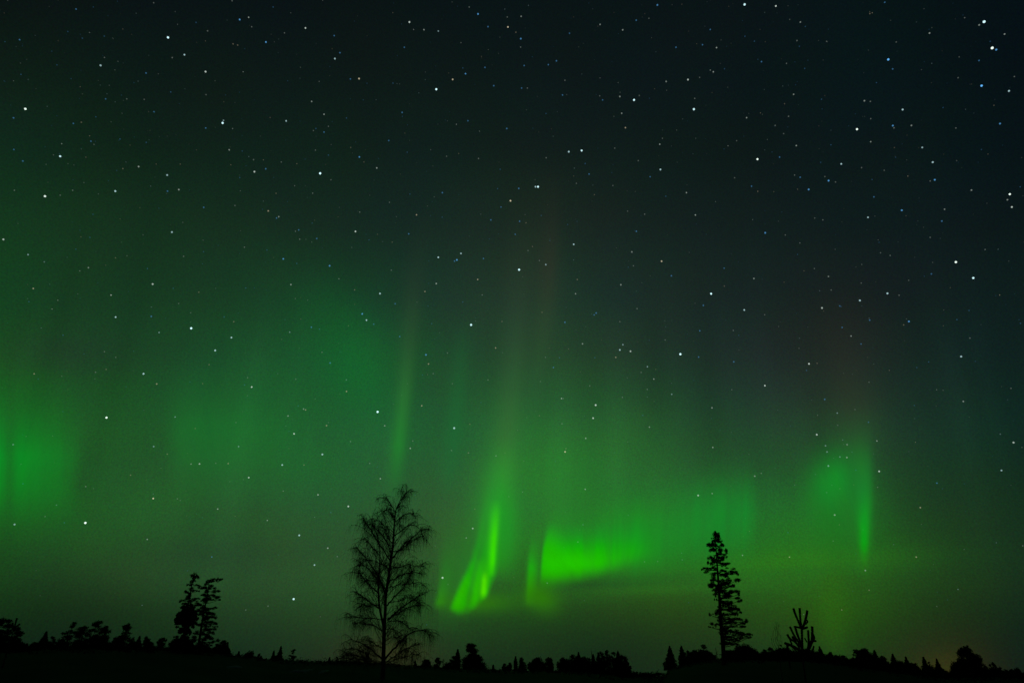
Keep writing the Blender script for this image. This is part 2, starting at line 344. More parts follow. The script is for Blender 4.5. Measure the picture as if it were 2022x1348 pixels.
# right ray pair
V = Veil(1570, 1790, 560, 1140, 4, 7)
st = streaks(V, 60, .10, (2, 6), 0)
V.ray([(560, 1650), (700, 1672), (800, 1690), (900, 1700)], [(560, 34), (900, 34)], [(560, 0), (640, .16), (720, .32), (800, .42), (880, .38), (960, 0)],
      V.ramp([(560, (36, 34, 32)), (700, (42, 44, 38)), (800, (46, 58, 42)), (900, (40, 96, 44))]), sr=[(560, 40), (800, 34), (900, 20)])
V.over(.92 * g2(V.u, V.v, 1648, 955, 28, 38, .25) * np.clip(st, .8, 1.2), (18, 140, 42))
V.over(.55 * g2(V.u, V.v, 1660, 1015, 45, 60), (28, 120, 34))
V.over(.75 * g2(V.u, V.v, 1703, 955, 17, 48) * (1 - sst(1714, 1732, V.u)) * np.clip(st, .8, 1.2), (28, 120, 43))
V.ray([(880, 1708), (1100, 1706)], [(880, 12), (1000, 11), (1090, 6)], [(880, 0), (950, .28), (1000, .66), (1070, .95), (1090, .6), (1120, .25), (1140, 0)],
      V.ramp([(860, (36, 110, 44)), (960, (24, 136, 42)), (1030, (12, 160, 30)), (1085, (10, 156, 14)), (1130, (44, 110, 20))]), sr=[(880, 10), (1000, 9), (1100, 6)])
V.build('upright green aurora ray pair with reddish top on the right', 8400, 160, 1.7)

# ------------------------------------------------------------------ stars
S = 2.996
T = {}
T[(0,0)] = "450 55 2b,994 223 4c,1091 325 3c,1019 342 1w,1216 425 3w,595 388 3c,864 433 2b,625 586 2b,750 586 1w,911 662 2b,150 645 4w,80 698 2b,434 731 2b,481 724 1y,567 692 1b,1317 728 4c,1322 713 2c,1217 758 2b,356 925 4c,135 953 2b,82 885 2b,538 836 2b,989 1036 3c,820 986 2w,1356 887 2w,682 1131 3c,266 1161 4w,430 1126 1w,1058 1122 2w,991 1131 2b,1205 1227 2b,550 1268 1b,1418 1051 1b,1505 1016 3w,1471 104 2w,1418 117 3b,1489 160 1w,116 236 2b,401 188 1b,337 385 1b,487 227 1b,617 215 1b,618 341 1w,909 18 1w,1160 134 1b,1228 184 1w,1219 561 1w,1010 545 1b,1390 1216 1w,85 1126 1w,1433 894 1b,865 843 1b,356 1155 1w,1379 261 1y,1406 268 1y,727 998 1y,853 589 1w,1500 945 1w,124 441 1b,710 823 1b,1373 6 1w"
T[(506,0)] = "57 250 3b,291 167 3w,461 212 2b,495 313 2b,465 348 3c,608 466 3y,557 468 2b,1162 471 3y,1238 437 3b,1353 400 2b,1065 529 4c,1222 403 1b,906 132 3w,931 176 1w,992 177 2w,1077 185 2c,1312 84 3b,1371 159 2b,1489 161 3y,1211 254 1w,876 281 2b,1405 508 2b,863 666 2b,328 601 2w,177 716 3c,401 677 2w,353 761 1b,401 782 2b,338 773 1w,427 748 1w,1252 715 2b,1184 736 1w,1482 761 2b,784 832 2b,610 929 3b,378 1026 4c,713 994 2w,350 889 1w,148 959 1w,56 999 2b,1315 938 1w,1443 1002 1b,1101 1140 2b,1504 1188 3y,71 1248 2y,120 1290 2b,133 1282 2w,948 1271 2y,1448 1225 2b,1388 1301 2b,1100 1285 1b,331 1320 1b,427 918 1b,893 901 1b,1126 925 1w,227 1099 1w,334 1143 1w,612 1255 1w,788 1197 1w,909 1148 1b,100 43 1b,167 196 1w,809 493 1b,1428 1116 1b,1485 102 1w,1260 43 1w,534 699 1b,442 1064 1w"
T[(1012,0)] = "1373 28 4c,857 31 3b,51 98 2w,49 230 3b,518 146 2w,652 178 2w,732 121 2b,337 198 2b,69 389 2b,212 384 2b,260 361 2b,967 281 2b,1170 176 2b,1124 266 2b,1207 283 2w,1375 216 1b,1431 245 1b,1473 366 2b,1188 426 2w,1107 459 1w,1038 472 3w,909 483 2w,1254 408 1b,719 592 4c,635 572 2w,533 592 2b,516 568 1w,296 563 2b,54 522 2b,88 522 1w,310 476 1w,1073 647 4c,646 671 2w,668 756 2y,1385 697 2w,198 672 1b,409 891 4c,333 898 3c,871 854 2w,887 819 1w,1449 942 4w,875 1003 3c,744 951 1w,814 1046 2b,453 1030 2b,151 1105 4c,136 1105 3c,37 1115 2b,1029 1140 2w,1414 1102 2b,1082 1272 2w,782 1267 1w,681 1249 1w,170 1275 1b,42 1309 2b,80 1318 1y,907 1161 1b,605 877 1w,199 934 1w,750 566 1w,1078 583 1w,1275 863 1w,1326 833 1w,20 192 1y,48 280 1w,594 1098 1w,430 968 1b,1314 1052 1w,807 110 1w,378 1085 1w"
T[(1518,0)] = "42 37 3w,187 132 2w,216 158 1b,686 15 2b,598 82 1y,951 197 2w,1274 130 5c,1245 149 2w,1322 285 5w,1346 295 3b,1310 246 1b,1395 203 2w,1244 359 2b,1259 508 4b,1421 539 3c,707 353 4b,733 409 2b,342 246 1w,167 241 1w,181 275 1b,1120 461 1w,147 559 2w,566 597 2w,601 601 1w,792 649 3c,734 744 3b,741 757 1w,844 743 2w,522 765 4w,603 839 2w,1368 732 3b,1107 758 1w,38 743 1w,88 791 1w,908 873 3c,163 862 2w,368 857 1b,64 930 2b,970 960 3c,429 970 3c,982 1064 3b,354 1069 3b,186 1049 2b,153 1036 1w,332 1045 1w,683 1008 1w,549 992 1w,236 1121 3b,1199 1125 2w,1426 1149 4w,1412 1182 2w,1438 1225 3w,622 1165 2b,787 1244 3b,587 1286 3c,1040 1238 2w,1024 1308 2b,272 1290 1w,320 1301 1w,395 1077 1w,1031 637 1b,1258 885 1b,105 376 1w,213 406 1b,312 588 1b,637 490 1b,117 689 1w,1159 106 1w,1453 454 1w,307 961 1b,603 703 1w,955 1071 1w,754 250 1w"
T[(0,450)] = "20 68 3w,166 158 2c,262 201 1c,449 126 1b,523 235 2w,472 254 1w,197 358 2y,903 332 3w,532 56 1b,1017 25 3c,1086 168 1w,1204 141 1b,1446 114 1w,872 240 1b,683 177 1y,657 397 2w,1025 357 1b,1176 380 1y,684 527 3c,895 523 2b,941 618 2c,1131 593 4c,1369 648 3c,1273 724 3c,373 634 1b,171 436 1b,308 479 1w,618 731 1w,685 765 1w,849 862 3c,927 922 2y,202 862 2y,226 893 1b,630 1121 4w,565 853 1w,628 836 1y,1465 885 1w,1489 940 3w,1447 928 1b,1199 920 1y,1036 1117 2c,909 1292 2c,77 1281 2c,1412 1292 1w,1396 1150 1w,1383 554 1y,1326 526 1b,1454 355 1b,1057 447 1w,1237 808 1y,1155 1185 1y"
T[(506,450)] = "251 12 2b,232 20 1w,587 21 3w,257 67 1w,358 63 2b,902 35 2b,160 183 3b,434 224 3b,667 71 1b,1077 174 3c,1211 151 3c,1187 189 3b,1173 196 2b,1344 181 2b,205 335 2w,489 301 1w,799 250 1w,582 366 1y,732 388 3c,1065 329 2w,998 376 2y,1310 305 2y,822 448 2b,1222 438 1b,627 508 3b,652 545 3c,695 569 2b,849 642 2b,198 616 2c,1271 573 4c,1038 566 1b,326 587 2b,374 598 1b,389 735 1w,1004 750 3b,1019 804 2y,1416 709 2y,437 798 2b,234 894 1w,534 966 2y,1371 898 1w,979 1051 2y,280 1070 2w,292 1075 2y,718 1087 4c,188 1111 2w,760 1169 2w,416 1168 2y,1171 1183 4c,225 1215 2w,557 1262 1w,911 1302 2w,1154 1314 1w,391 1338 3w,1264 1160 1y,1160 920 1w,1454 553 1y,926 1259 1w,1256 1329 1w,533 898 1c,1047 861 1w,1131 739 1w,240 210 1b,63 131 1b,1337 396 1w"
T[(1012,450)] = "16 38 2b,733 20 2b,1495 29 3b,221 75 1b,362 97 3c,706 142 2w,882 197 3y,197 217 3c,39 247 4c,715 224 1w,940 283 2b,1252 238 2b,1428 299 2w,641 336 2w,373 389 2w,1175 389 4c,1129 458 2b,1371 485 3c,483 514 2b,495 503 2b,310 558 2b,1108 608 2b,1306 606 1w,414 685 2w,635 721 3c,653 690 2c,698 729 3w,611 765 2y,993 746 4c,1101 763 2b,1309 791 2b,798 820 2c,242 825 2b,836 893 2w,942 983 2c,797 954 1w,650 1001 1w,290 1008 2w,300 1008 1w,492 1047 3w,477 1124 3w,457 933 1w,1493 932 3w,1180 1063 2w,771 1108 1b,810 1177 2w,293 1157 1w,433 1243 2w,311 1323 3y,316 1304 1y,1185 1297 2w,737 477 1w,635 554 1w,903 662 1w,175 499 1y,92 134 1w,118 110 1y,159 193 1w,487 767 1b,278 767 1b,1253 344 1y,1492 513 1w,383 305 1y,165 908 1w,761 854 1w,195 765 1w"
T[(1518,450)] = "184 89 1w,170 157 1b,98 42 1w,661 147 1w,718 163 1w,955 56 1w,353 287 2w,270 240 1w,1107 202 4w,962 272 2b,1210 296 4c,702 387 3c,539 429 3c,771 398 1w,315 473 3w,369 367 1w,420 461 2b,427 465 1b,597 545 2b,829 553 3b,798 573 1y,434 588 2b,487 639 2w,546 686 2b,1113 542 1b,1185 488 1b,1489 564 1b,1138 760 3c,238 803 3w,286 800 1y,223 842 1b,946 792 1b,876 825 1b,331 1013 2b,1151 1025 2w,510 1073 1w,405 1094 2c,590 1148 2b,408 1166 1w,284 1221 3w,437 1253 1w,463 1280 2w,336 1287 2c,639 1258 2w,345 1323 2c,492 1324 1c,1448 1268 3w,1370 1218 1c,1190 651 1w,1280 128 1w,828 310 1w,547 326 1w,861 1049 1b,593 912 1w,1433 948 1w"
stars = []
for (ox, oy), s in T.items():
    for e in s.split(','):
        a, b, c = e.split(); stars.append((ox + float(a) / S, oy + float(b) / S, int(c[0]), c[1]))
def tile(x0, y0, sc, s):
    for e in s.split(','):
        a, b, c = e.split(); stars.append((x0 + float(a) / sc, y0 + float(b) / sc, int(c[0]), c[1]))
tile(0, 850, 2.889, "75 79 2c,876 91 2b,487 525 4w,83 534 3c,131 302 2b,257 489 1w,840 619 2w,1208 719 2b,1090 190 2w,1138 189 3w,1231 185 1w,1302 187 2y,1361 90 2c,1419 267 3w,1610 195 3c,1678 17 3w,1839 135 3c,1814 365 2w,1987 431 3w,1707 596 3c,1870 669 2w,1924 717 1w,1794 765 3c,1675 959 4c,1529 999 1w,1402 1021 1w,1242 446 2w,1012 388 1w,1525 511 2w,874 386 3y,745 253 1y,489 318 1w,120 190 1c,954 133 1y,1887 466 1b,322 424 1c,1616 344 1w,1734 195 1y")
tile(1480, 850, 3.371, "448 27 3w,506 100 2w,516 141 2c,525 234 3c,602 174 2c,648 178 3w,650 94 2w,622 62 1b,848 68 2w,863 270 3w,708 262 2b,683 142 1b,35 302 2w,78 283 1w,548 362 2c,601 385 2w,514 411 2c,693 360 1y,567 560 3w,756 658 1c,598 625 1y,557 733 1w,266 840 2y,1677 264 3c,1757 79 2w,1247 348 2b,1137 511 2y,1110 840 2y,771 929 2w,1388 1055 1c,796 1060 1y,614 1191 1y,1819 765 1w,256 677 1b,853 376 1w")
tile(680, 550, 2.996, "211 90 1b,213 1182 2w,150 1092 1w,390 1003 2w,897 1047 2w,950 1030 1y,1427 943 1w,1306 1023 2y,1427 1245 1w,1054 1261 1w")
tile(840, 880, 2.889, "403 57 2w,912 247 2w,270 470 3w,233 524 2w,98 751 4w,129 789 1w,870 547 2w,899 449 1c,695 781 2w,1809 623 2w,1556 282 3w,1636 271 2w,1250 660 1w,1325 658 1w,1879 174 1w,282 360 1y,150 27 1w,245 40 1y,1465 649 1c,476 289 1w")
r2 = np.random.default_rng(11)
n = 0
while n < 2300:
    u = r2.uniform(-500, 2500); v = r2.uniform(-500, 1240)
    if r2.random() > 0.15 + 0.85 * np.clip((1250 - v) / 900, 0, 1) ** 1.0: continue
    stars.append((u, v, 0, 'bbwwyc'[r2.integers(6)])); n += 1
SC = {'w': (.84, 1, .90), 'c': (.62, .95, 1), 'b': (.12, .44, .90), 'y': (1, .86, .58)}
SR = {0: 1.1, 1: 1.35, 2: 1.55, 3: 1.8, 4: 2.15, 5: 2.7}
SI = {0: .035, 1: .08, 2: .20, 3: .46, 4: 1.1, 5: 1.4}
ph = (1 + 5 ** .5) / 2
IV = np.array([(-1, ph, 0), (1, ph, 0), (-1, -ph, 0), (1, -ph, 0), (0, -1, ph), (0, 1, ph), (0, -1, -ph), (0, 1, -ph), (ph, 0, -1), (ph, 0, 1), (-ph, 0, -1), (-ph, 0, 1)]) / math.sqrt(1 + ph * ph)
IF = np.array([(0,11,5),(0,5,1),(0,1,7),(0,7,10),(0,10,11),(1,5,9),(5,11,4),(11,10,2),(10,7,6),(7,1,8),(3,9,4),(3,4,2),(3,2,6),(3,6,8),(3,8,9),(4,9,5),(2,4,11),(6,2,10),(8,6,7),(9,8,1)])
def build_stars():
    VV_, FF_, CC_ = [], [], []
    for i, (u, v, k, c) in enumerate(stars):
        d = direction(u, v); L = np.linalg.norm(d); P = d / L * 28500.0
        rad = SR[k] / F / (L * 1.0) * 28500.0 * (0.92 + 0.16 * r2.random())
        fac = r2.gamma(1.6, .5) if k == 0 else r2.uniform(.8, 1.2)
        VV_.append(IV * rad + P + [0, 0, CAMZ]); FF_.append(IF + 12 * i)
        base = sky_rgb(np.array([np.clip(u, -90, 2110)]), np.array([np.clip(v, -90, 1400)]))[0]
        CC_.append(np.tile(np.array(SC[c]) * SI[k] * fac + base, (12, 1)))
    o = mesh_obj('stars', np.concatenate(VV_), np.concatenate(FF_), M_STAR)
    colour_attr(o, 'glow', np.concatenate(CC_))
    tag(o, 'small white, blue and yellowish stars scattered over the whole night sky', 'stars', kind='stuff')
build_stars()

# ------------------------------------------------------------------ ground
RIDGE = np.array([(-600, 1290), (0, 1289), (100, 1284), (300, 1286), (400, 1290), (450, 1294), (520, 1303), (600, 1307), (700, 1307), (760, 1311), (830, 1316),
                  (870, 1318), (950, 1322), (1010, 1324), (1100, 1324), (1200, 1330), (1245, 1336), (1312, 1337), (1325, 1318), (1400, 1304), (1600, 1304), (1660, 1310), (1720, 1320), (1800, 1330), (1860, 1338), (1930, 1335), (2022, 1338), (2700, 1336)], float)
DR = 120.0
def gz(x, y):
    x = np.asarray(x, float); y = np.asarray(y, float)
    yy = np.maximum(y, 1.0)
    k = 1.105                                               # y to camera depth along the horizon
    u = CX + F * x / yy * (1 / (cp + 0.0)) * (cp * 1.0 / (k)) * k * 1.0 if False else CX + F * (x / yy) / cp
    v = np.interp(u, RIDGE[:, 0], RIDGE[:, 1]) + 1.0
    b = (CY - v) / F; e = (sp + cp * b) / (cp - sp * b)
    top = CAMZ + e * DR
    t = np.clip((yy - 6) / (DR - 6), 0, 1); s = t * t * (3 - 2 * t)
    far = np.clip((yy - 160) / 500, 0, 1)
    z = top * s * (1 - far) + np.minimum(top, 1.4) * far
    bumps = 0.10 * np.sin(x * .31 + 1.3 * np.sin(y * .17)) * np.sin(y * .23 + x * .11) + .05 * np.sin(x * .9 + y * .7)
    return np.where(y < 1, 0, z + bumps * np.clip(yy / 30, 0, 1) * np.clip((700 - yy) / 500, 0, 1))
def build_ground():
    # fan of rays from behind the camera outwards, to the horizon
    ta = np.concatenate([-np.geomspace(14, 1.3, 16), np.linspace(-1.2, 1.2, 260), np.geomspace(1.3, 14, 16)])
    ys = np.concatenate([np.linspace(1, 20, 14), np.linspace(22, 180, 80), np.geomspace(190, 24000, 40)])
    TT, YY = np.meshgrid(ta, ys)
    X = TT * YY; Z = gz(X, YY)
    P = np.stack([X, YY, Z], -1).reshape(-1, 3)
    ny, nx = TT.shape; idx = np.arange(ny * nx).reshape(ny, nx)
    Q = np.stack([idx[:-1, :-1], idx[:-1, 1:], idx[1:, 1:], idx[1:, :-1]], -1).reshape(-1, 4).tolist()
    V = P.tolist(); b0 = len(V)
    # flat apron behind and beside the camera
    for x in ta: V.append((x * 1.0, -24000.0 if abs(x) < 13.9 else -24000.0, 0.0))
    V[b0] = (-24000.0 * 14, -24000.0, 0); V[b0 + nx - 1] = (24000.0 * 14, -24000.0, 0)
    for i in range(nx):
        V[b0 + i] = (ta[i] * 24000.0, -24000.0, 0.0)
    for i in range(nx - 1): Q.append([b0 + i, b0 + i + 1, int(idx[0, i + 1]), int(idx[0, i])])
    Q.append([b0 + 0] + [int(idx[0, 0])] + [int(idx[-1, 0])]); Q.append([b0 + nx - 1, int(idx[-1, nx - 1]), int(idx[0, nx - 1])])
    o = mesh_obj('ground', V, Q, M_GROUND, smooth=True); tag(o, kind='structure')
build_ground()

# ------------------------------------------------------------------ vegetation helpers
def leaves(rng, C, R, n, size, flat=0.0, aspect=0.45):
    """n small random leaf/needle-tuft triangles inside ellipsoids C (k,3), R (k,3); n per ellipsoid array"""
    idx = np.repeat(np.arange(len(C)), n)
    N = len(idx)
    d = rng.normal(size=(N, 3)); d /= np.linalg.norm(d, axis=1)[:, None]
    r = rng.random(N) ** (1 / 2.2) * rng.uniform(.85, 1.12, N)
    P = C[idx] + d * R[idx] * r[:, None]
    a = rng.normal(size=(N, 3)); a /= np.linalg.norm(a, axis=1)[:, None]
    a = a + 0.5 * d; a[:, 2] += 0.15; a /= np.linalg.norm(a, axis=1)[:, None]
    b = rng.normal(size=(N, 3)); b -= (b * a).sum(1)[:, None] * a; b /= np.linalg.norm(b, axis=1)[:, None]
    s = size * rng.uniform(.6, 1.4, N)[:, None]
    V = np.stack([P - a * s - b * s * aspect, P - a * s + b * s * aspect, P + a * s], 1).reshape(-1, 3)
    return V, np.arange(3 * N).reshape(-1, 3)
class Tubes:
    def __init__(s, sides=5): s.V = []; s.F = []; s.n = 0; s.k = sides
    def add(s, pts, rad):
        pts = np.asarray(pts, float); rad = np.broadcast_to(np.asarray(rad, float), (len(pts),))
        t = np.gradient(pts, axis=0); t /= np.maximum(np.linalg.norm(t, axis=1), 1e-9)[:, None]
        ref = np.array([0, 1.0, 0]) if abs(t[0, 1]) < .9 else np.array([1.0, 0, 0])
        a = np.cross(t, ref); a /= np.maximum(np.linalg.norm(a, axis=1), 1e-9)[:, None]; b = np.cross(t, a)
        an = np.arange(s.k) * 2 * math.pi / s.k
        ring = pts[:, None] + rad[:, None, None] * (np.cos(an)[None, :, None] * a[:, None] + np.sin(an)[None, :, None] * b[:, None])
        m = len(pts); s.V.append(ring.reshape(-1, 3))
        i = np.arange(m * s.k).reshape(m, s.k); j = np.roll(i, -1, 1)
        s.F.append(np.stack([i[:-1], j[:-1], j[1:], i[1:]], -1).reshape(-1, 4) + s.n); s.n += m * s.k
    def arr(s): return np.concatenate(s.V), np.concatenate(s.F)
def smooth_path(p, n):
    p = np.asarray(p, float); L = np.concatenate([[0], np.cumsum(np.linalg.norm(np.diff(p, axis=0), axis=1))])
    q = np.linspace(0, L[-1], n)
    P = np.stack([np.interp(q, L, p[:, k]) for k in range(p.shape[1])], -1)
    for _ in range(2): P[1:-1] = (P[:-2] + 2 * P[1:-1] + P[2:]) / 4
    return P

def treeline_tree(u, vt, wpx, kind, D, label, group, seed, lean=0.0):
    rng = np.random.default_rng(seed)
    top = at(u, vt, D); foot_uv = u + 0.0
    # trees stand upright: find x,y so the top projects to (u, vt)
    x, y = float(top[0]) , float(D)
    zb = float(gz(x, y)) - 0.05
    H = float(top[2]) - zb
    mpp = 0.905 * D / F
    W = wpx * mpp / 2 * {'pine': 1.2, 'round': 1.25, 'bush': 1.25, 'slim': 1.3, 'spruce': 1.1, 'airy': 1.1}[kind]
    root_x = x - lean * mpp
    name, cat, mat, bark = {'pine': ('pine_tree', 'pine tree', M_PINE, M_BARK), 'spruce': ('spruce_tree', 'spruce tree', M_SPRUCE, M_BARK),
                            'slim': ('spruce_tree', 'spruce tree', M_SPRUCE, M_BARK), 'round': ('leafy_tree', 'tree', M_LEAF, M_BARK),
                            'bush': ('bush', 'bush', M_LEAF, M_BARK), 'airy': ('bare_tree', 'bare tree', M_TWIG, M_BARK)}[kind]
    root = thing(name, (root_x, y, zb), label, cat, group)
    tk = Tubes(6)
    axis = lambda h: np.array([(x - root_x) * h / H + 0.0, 0, h])
    hs = np.linspace(-0.3, H * (0.97 if kind != 'bush' else .7), 9)
    tr = np.array([axis(h) + [0.015 * H * math.sin(h * 1.1 + seed) * (h / H if h > 0 else 0), 0, 0] for h in hs])
    rb = max(0.05, H * 0.016)
    tk.add(tr, np.interp(hs, [0, H], [rb, rb * .2]))
    C, R = [], []
    vis = H                                # the crown reaches low: the photo shows solid dark trees
    if kind in ('spruce', 'slim'):
        nt = int(10 + H * 0.9)
        for i in range(nt):
            h = H * (0.05 + 0.93 * (i + .5) / nt); f = 1 - h / H
            dn = (H - h) / (wpx * mpp)
            prof = W * min(1.15, (dn / (1.5 if kind == 'spruce' else 1.6)) ** .8) * rng.uniform(.8, 1.15)
            # visible part carries the width: below it the cone flares gently
            for a in range(6):
                an = a * math.pi / 3 + rng.uniform(0, 1)
                C.append(axis(h) + [math.cos(an) * prof * .5, math.sin(an) * prof * .5, -prof * .18]); R.append([prof * .62, prof * .62, H / nt * .85])
        C.append(axis(H * .97)); R.append([W * .10, W * .10, H * .035])
    elif kind == 'pine':
        nb = int(16 + wpx * .6)
        for i in range(nb):
            h = H - (rng.random() ** 0.8) * min(H * .8, wpx * 2.4 * mpp)
            f = min(1, (H - h) / (W * 1.5) + .25); an = rng.uniform(0, 6.28); q = rng.uniform(.15, .95) * W * f
            c = axis(h) + [math.cos(an) * q, math.sin(an) * q, rng.uniform(-.05, .1) * W]
            rr = W * rng.uniform(.28, .48)
            C.append(c); R.append([rr * 1.25, rr * 1.25, rr * .62])
            tk.add(smooth_path([axis(max(h - .25 * q, 0)), c * [.5, .5, 1] + [0, 0, -.05 * q], c], 4), [rb * .35, rb * .2, rb * .15, rb * .08])
        C.append(axis(H - W * .2)); R.append([W * .22, W * .22, W * .28])
        for h in np.linspace(.1 * H, max(.2 * H, H - wpx * 2.0 * mpp), 6):
            C.append(axis(h) + [rng.uniform(-.2, .2) * W, 0, 0]); R.append([W * .95, W * .95, H * .10])
    elif kind in ('round', 'bush'):
        nb = int(16 + wpx * .7)
        for i in range(nb):
            h = H * (1 - .93 * rng.random()); f = math.sqrt(max(0, 1 - max(0, (h / H - .5) / .5) ** 2.2)); an = rng.uniform(0, 6.28)
            q = W * f * rng.uniform(.3, .85); rr = W * rng.uniform(.2, .38)
            C.append(axis(h - rr * .6) + [math.cos(an) * q, math.sin(an) * q, 0]); R.append([rr, rr, rr * rng.uniform(.8, 1.4)])
            if i % 3 == 0: tk.add([axis(h * .5), C[-1]], [rb * .4, rb * .1])
        C.append(axis(H - W * .18)); R.append([W * .2, W * .2, W * .2])
        for h in np.linspace(.12 * H, .6 * H, 5): C.append(axis(h)); R.append([W * .9, W * .9, H * .13])
    else:   # airy bare twigs
        for i in range(70):
            h0 = H * rng.uniform(.15, .85); an = rng.uniform(0, 6.28); q = W * rng.uniform(.4, 1) * (1 - .5 * h0 / H)
            p1 = axis(min(h0 + q * rng.uniform(.5, 1.1), H)) + [math.cos(an) * q, math.sin(an) * q, 0]
            tk.add(smooth_path([axis(h0), (axis(h0) + p1) / 2 + [0, 0, -.1 * q], p1], 4), [rb * .3, rb * .18, rb * .12, rb * .06])
    V, Fc = tk.arr(); mesh_obj('trunk', V, Fc, bark, root)
    if C:
        C = np.array(C); R = np.array(R)
        area = (R[:, 0] * R[:, 2]) / mpp ** 2 * math.pi
        # only as dense as its size in view asks for
        n = np.clip((area * 1.5).astype(int), 16, 560)
        V, Fc = leaves(rng, C, R, n, max(1.35 * mpp, .06)); mesh_obj('crown', V, Fc, mat, root)
    return root

def traced_pine(path, blobs, D, label, group, seed, rtrunk, k=1.0, conv=None, arms=True, thick=.75, fill=0):
    """a pine near enough to show each branch: trunk and branch ends measured on the photo, each branch given its own depth"""
    rng = np.random.default_rng(seed); ox, oy, sc = conv
    P = np.array([at(ox + a / sc, oy + b / sc, D) for a, b in path])      # from the foot upwards
    gx = P[0, 0]; zb = float(gz(gx, D)) - .05
    root = thing('pine_tree', (gx, D, zb), label, 'pine tree', group)
    L = P - np.array([gx, D, zb])
    L = np.concatenate([[[0, 0, -.3]], [[0, 0, 0]], L]) if L[0, 2] > .6 else np.concatenate([[[0, 0, -.3]], L])
    tr = smooth_path(L, 26)
    hh = tr[:, 2]; H = hh.max()
    tk = Tubes(8); tk.add(tr, np.interp(hh, [0, H * .5, H], [rtrunk, rtrunk * .62, rtrunk * .12]))
    mpp = 0.905 * D / F
    C, R = [], []; br = tk
    for (cx, cy, rx, ry) in blobs:
        c = at(ox + cx / sc, oy + cy / sc, D) - np.array([gx, D, zb])
        tx = np.interp(c[2], tr[:, 2], tr[:, 0]); off = c[0] - tx
        dep = rng.uniform(-1, 1) * (0.35 + .8 * abs(off))
        # move in depth along the line of sight so that the branch keeps its place
        sfac = (D + dep) / D
        c2 = (c + [gx, 0, zb - CAMZ]) * [sfac, 1, sfac]; c2 = np.array([c2[0] - gx, dep, c2[2] + CAMZ - zb])
        rx_, ry_ = rx / sc * mpp, ry / sc * mpp
        # each tuft mass is a spray of smaller clumps
        big = ry > 21
        m = int(rx * ry / 52) if big else max(3, int(rx / 7))
        for i in range(m):
            o = rng.uniform(-1, 1, 3) * ([rx_ * .78, rx_ * .7, ry_ * .78] if big else [rx_ * .66, rx_ * .6, ry_ * .5])
            C.append(c2 + o); q = rng.uniform(.16, .30) if big else rng.uniform(.34, .60)
            R.append([rx_ * q, rx_ * q, rx_ * q * .8] if big else [rx_ * q, rx_ * q, max(ry_ * q * 2.1, 1.6 * mpp)])
        if arms and abs(off) > .5:
            for tt in (.45, .7):
                if rng.random() < .65:
                    cc = np.array([tx, 0, c2[2]]) * (1 - tt) + c2 * tt + [0, 0, rng.uniform(-.1, .1)]
                    C.append(cc); R.append([rx_ * .35 + mpp, rx_ * .3 + mpp, 1.4 * mpp])
        if arms and abs(off) > .25:
            h0 = max(c2[2] - abs(off) * rng.uniform(-.05, .35), .2)
            a = np.array([np.interp(h0, tr[:, 2], tr[:, 0]), 0, h0])
            mid = (a + c2) / 2 + [0, 0, -.08 * abs(off)]
            br.add(smooth_path([a * [.98, 1, 1], mid, c2], 6), np.linspace(rtrunk * .22, rtrunk * .06, 6))
            for _ in range(2):
                s_ = mid * .3 + c2 * .7; e = c2 + rng.uniform(-1, 1, 3) * [rx_ * .8, rx_ * .6, ry_ * .6]
                br.add([s_, e], [rtrunk * .07, rtrunk * .03])
    mesh_obj('trunk', *tk.arr(), M_BARK, root)
    if fill:
        tops = np.array([[cx, cy, rx, ry] for cx, cy, rx, ry in blobs], float); inv = sc / mpp
        y0, y1 = tops[:, 1].min(), tops[:, 1].max()
        for _ in range(fill):
            yy = rng.uniform(y0 + 15, y1); near = tops[np.abs(tops[:, 1] - yy) < 22]
            if not len(near): continue
            b = near[rng.integers(len(near))]; pz = at(ox + b[0] / sc, oy + yy / sc, D) - np.array([gx, D, zb])
            tx = np.interp(pz[2], tr[:, 2], tr[:, 0]); f = rng.uniform(.15, .9); xx = tx + (pz[0] - tx) * f
            C.append([xx, rng.normal(0, .5) * abs(pz[0] - tx), pz[2] + rng.normal(0, .1)]); r_ = rng.uniform(2.2, 4.6) * mpp; R.append([r_ * 1.4, r_ * 1.4, r_ * .75])
    C = np.array(C); R = np.array(R)
    area = (R[:, 0] * R[:, 2]) / mpp ** 2 * math.pi
    n = np.clip((area * 3.2 * k).astype(int), 30, 900)
    mesh_obj('crown', *leaves(rng, C, R, n, 1.15 * mpp * thick), M_PINE, root)
    return root

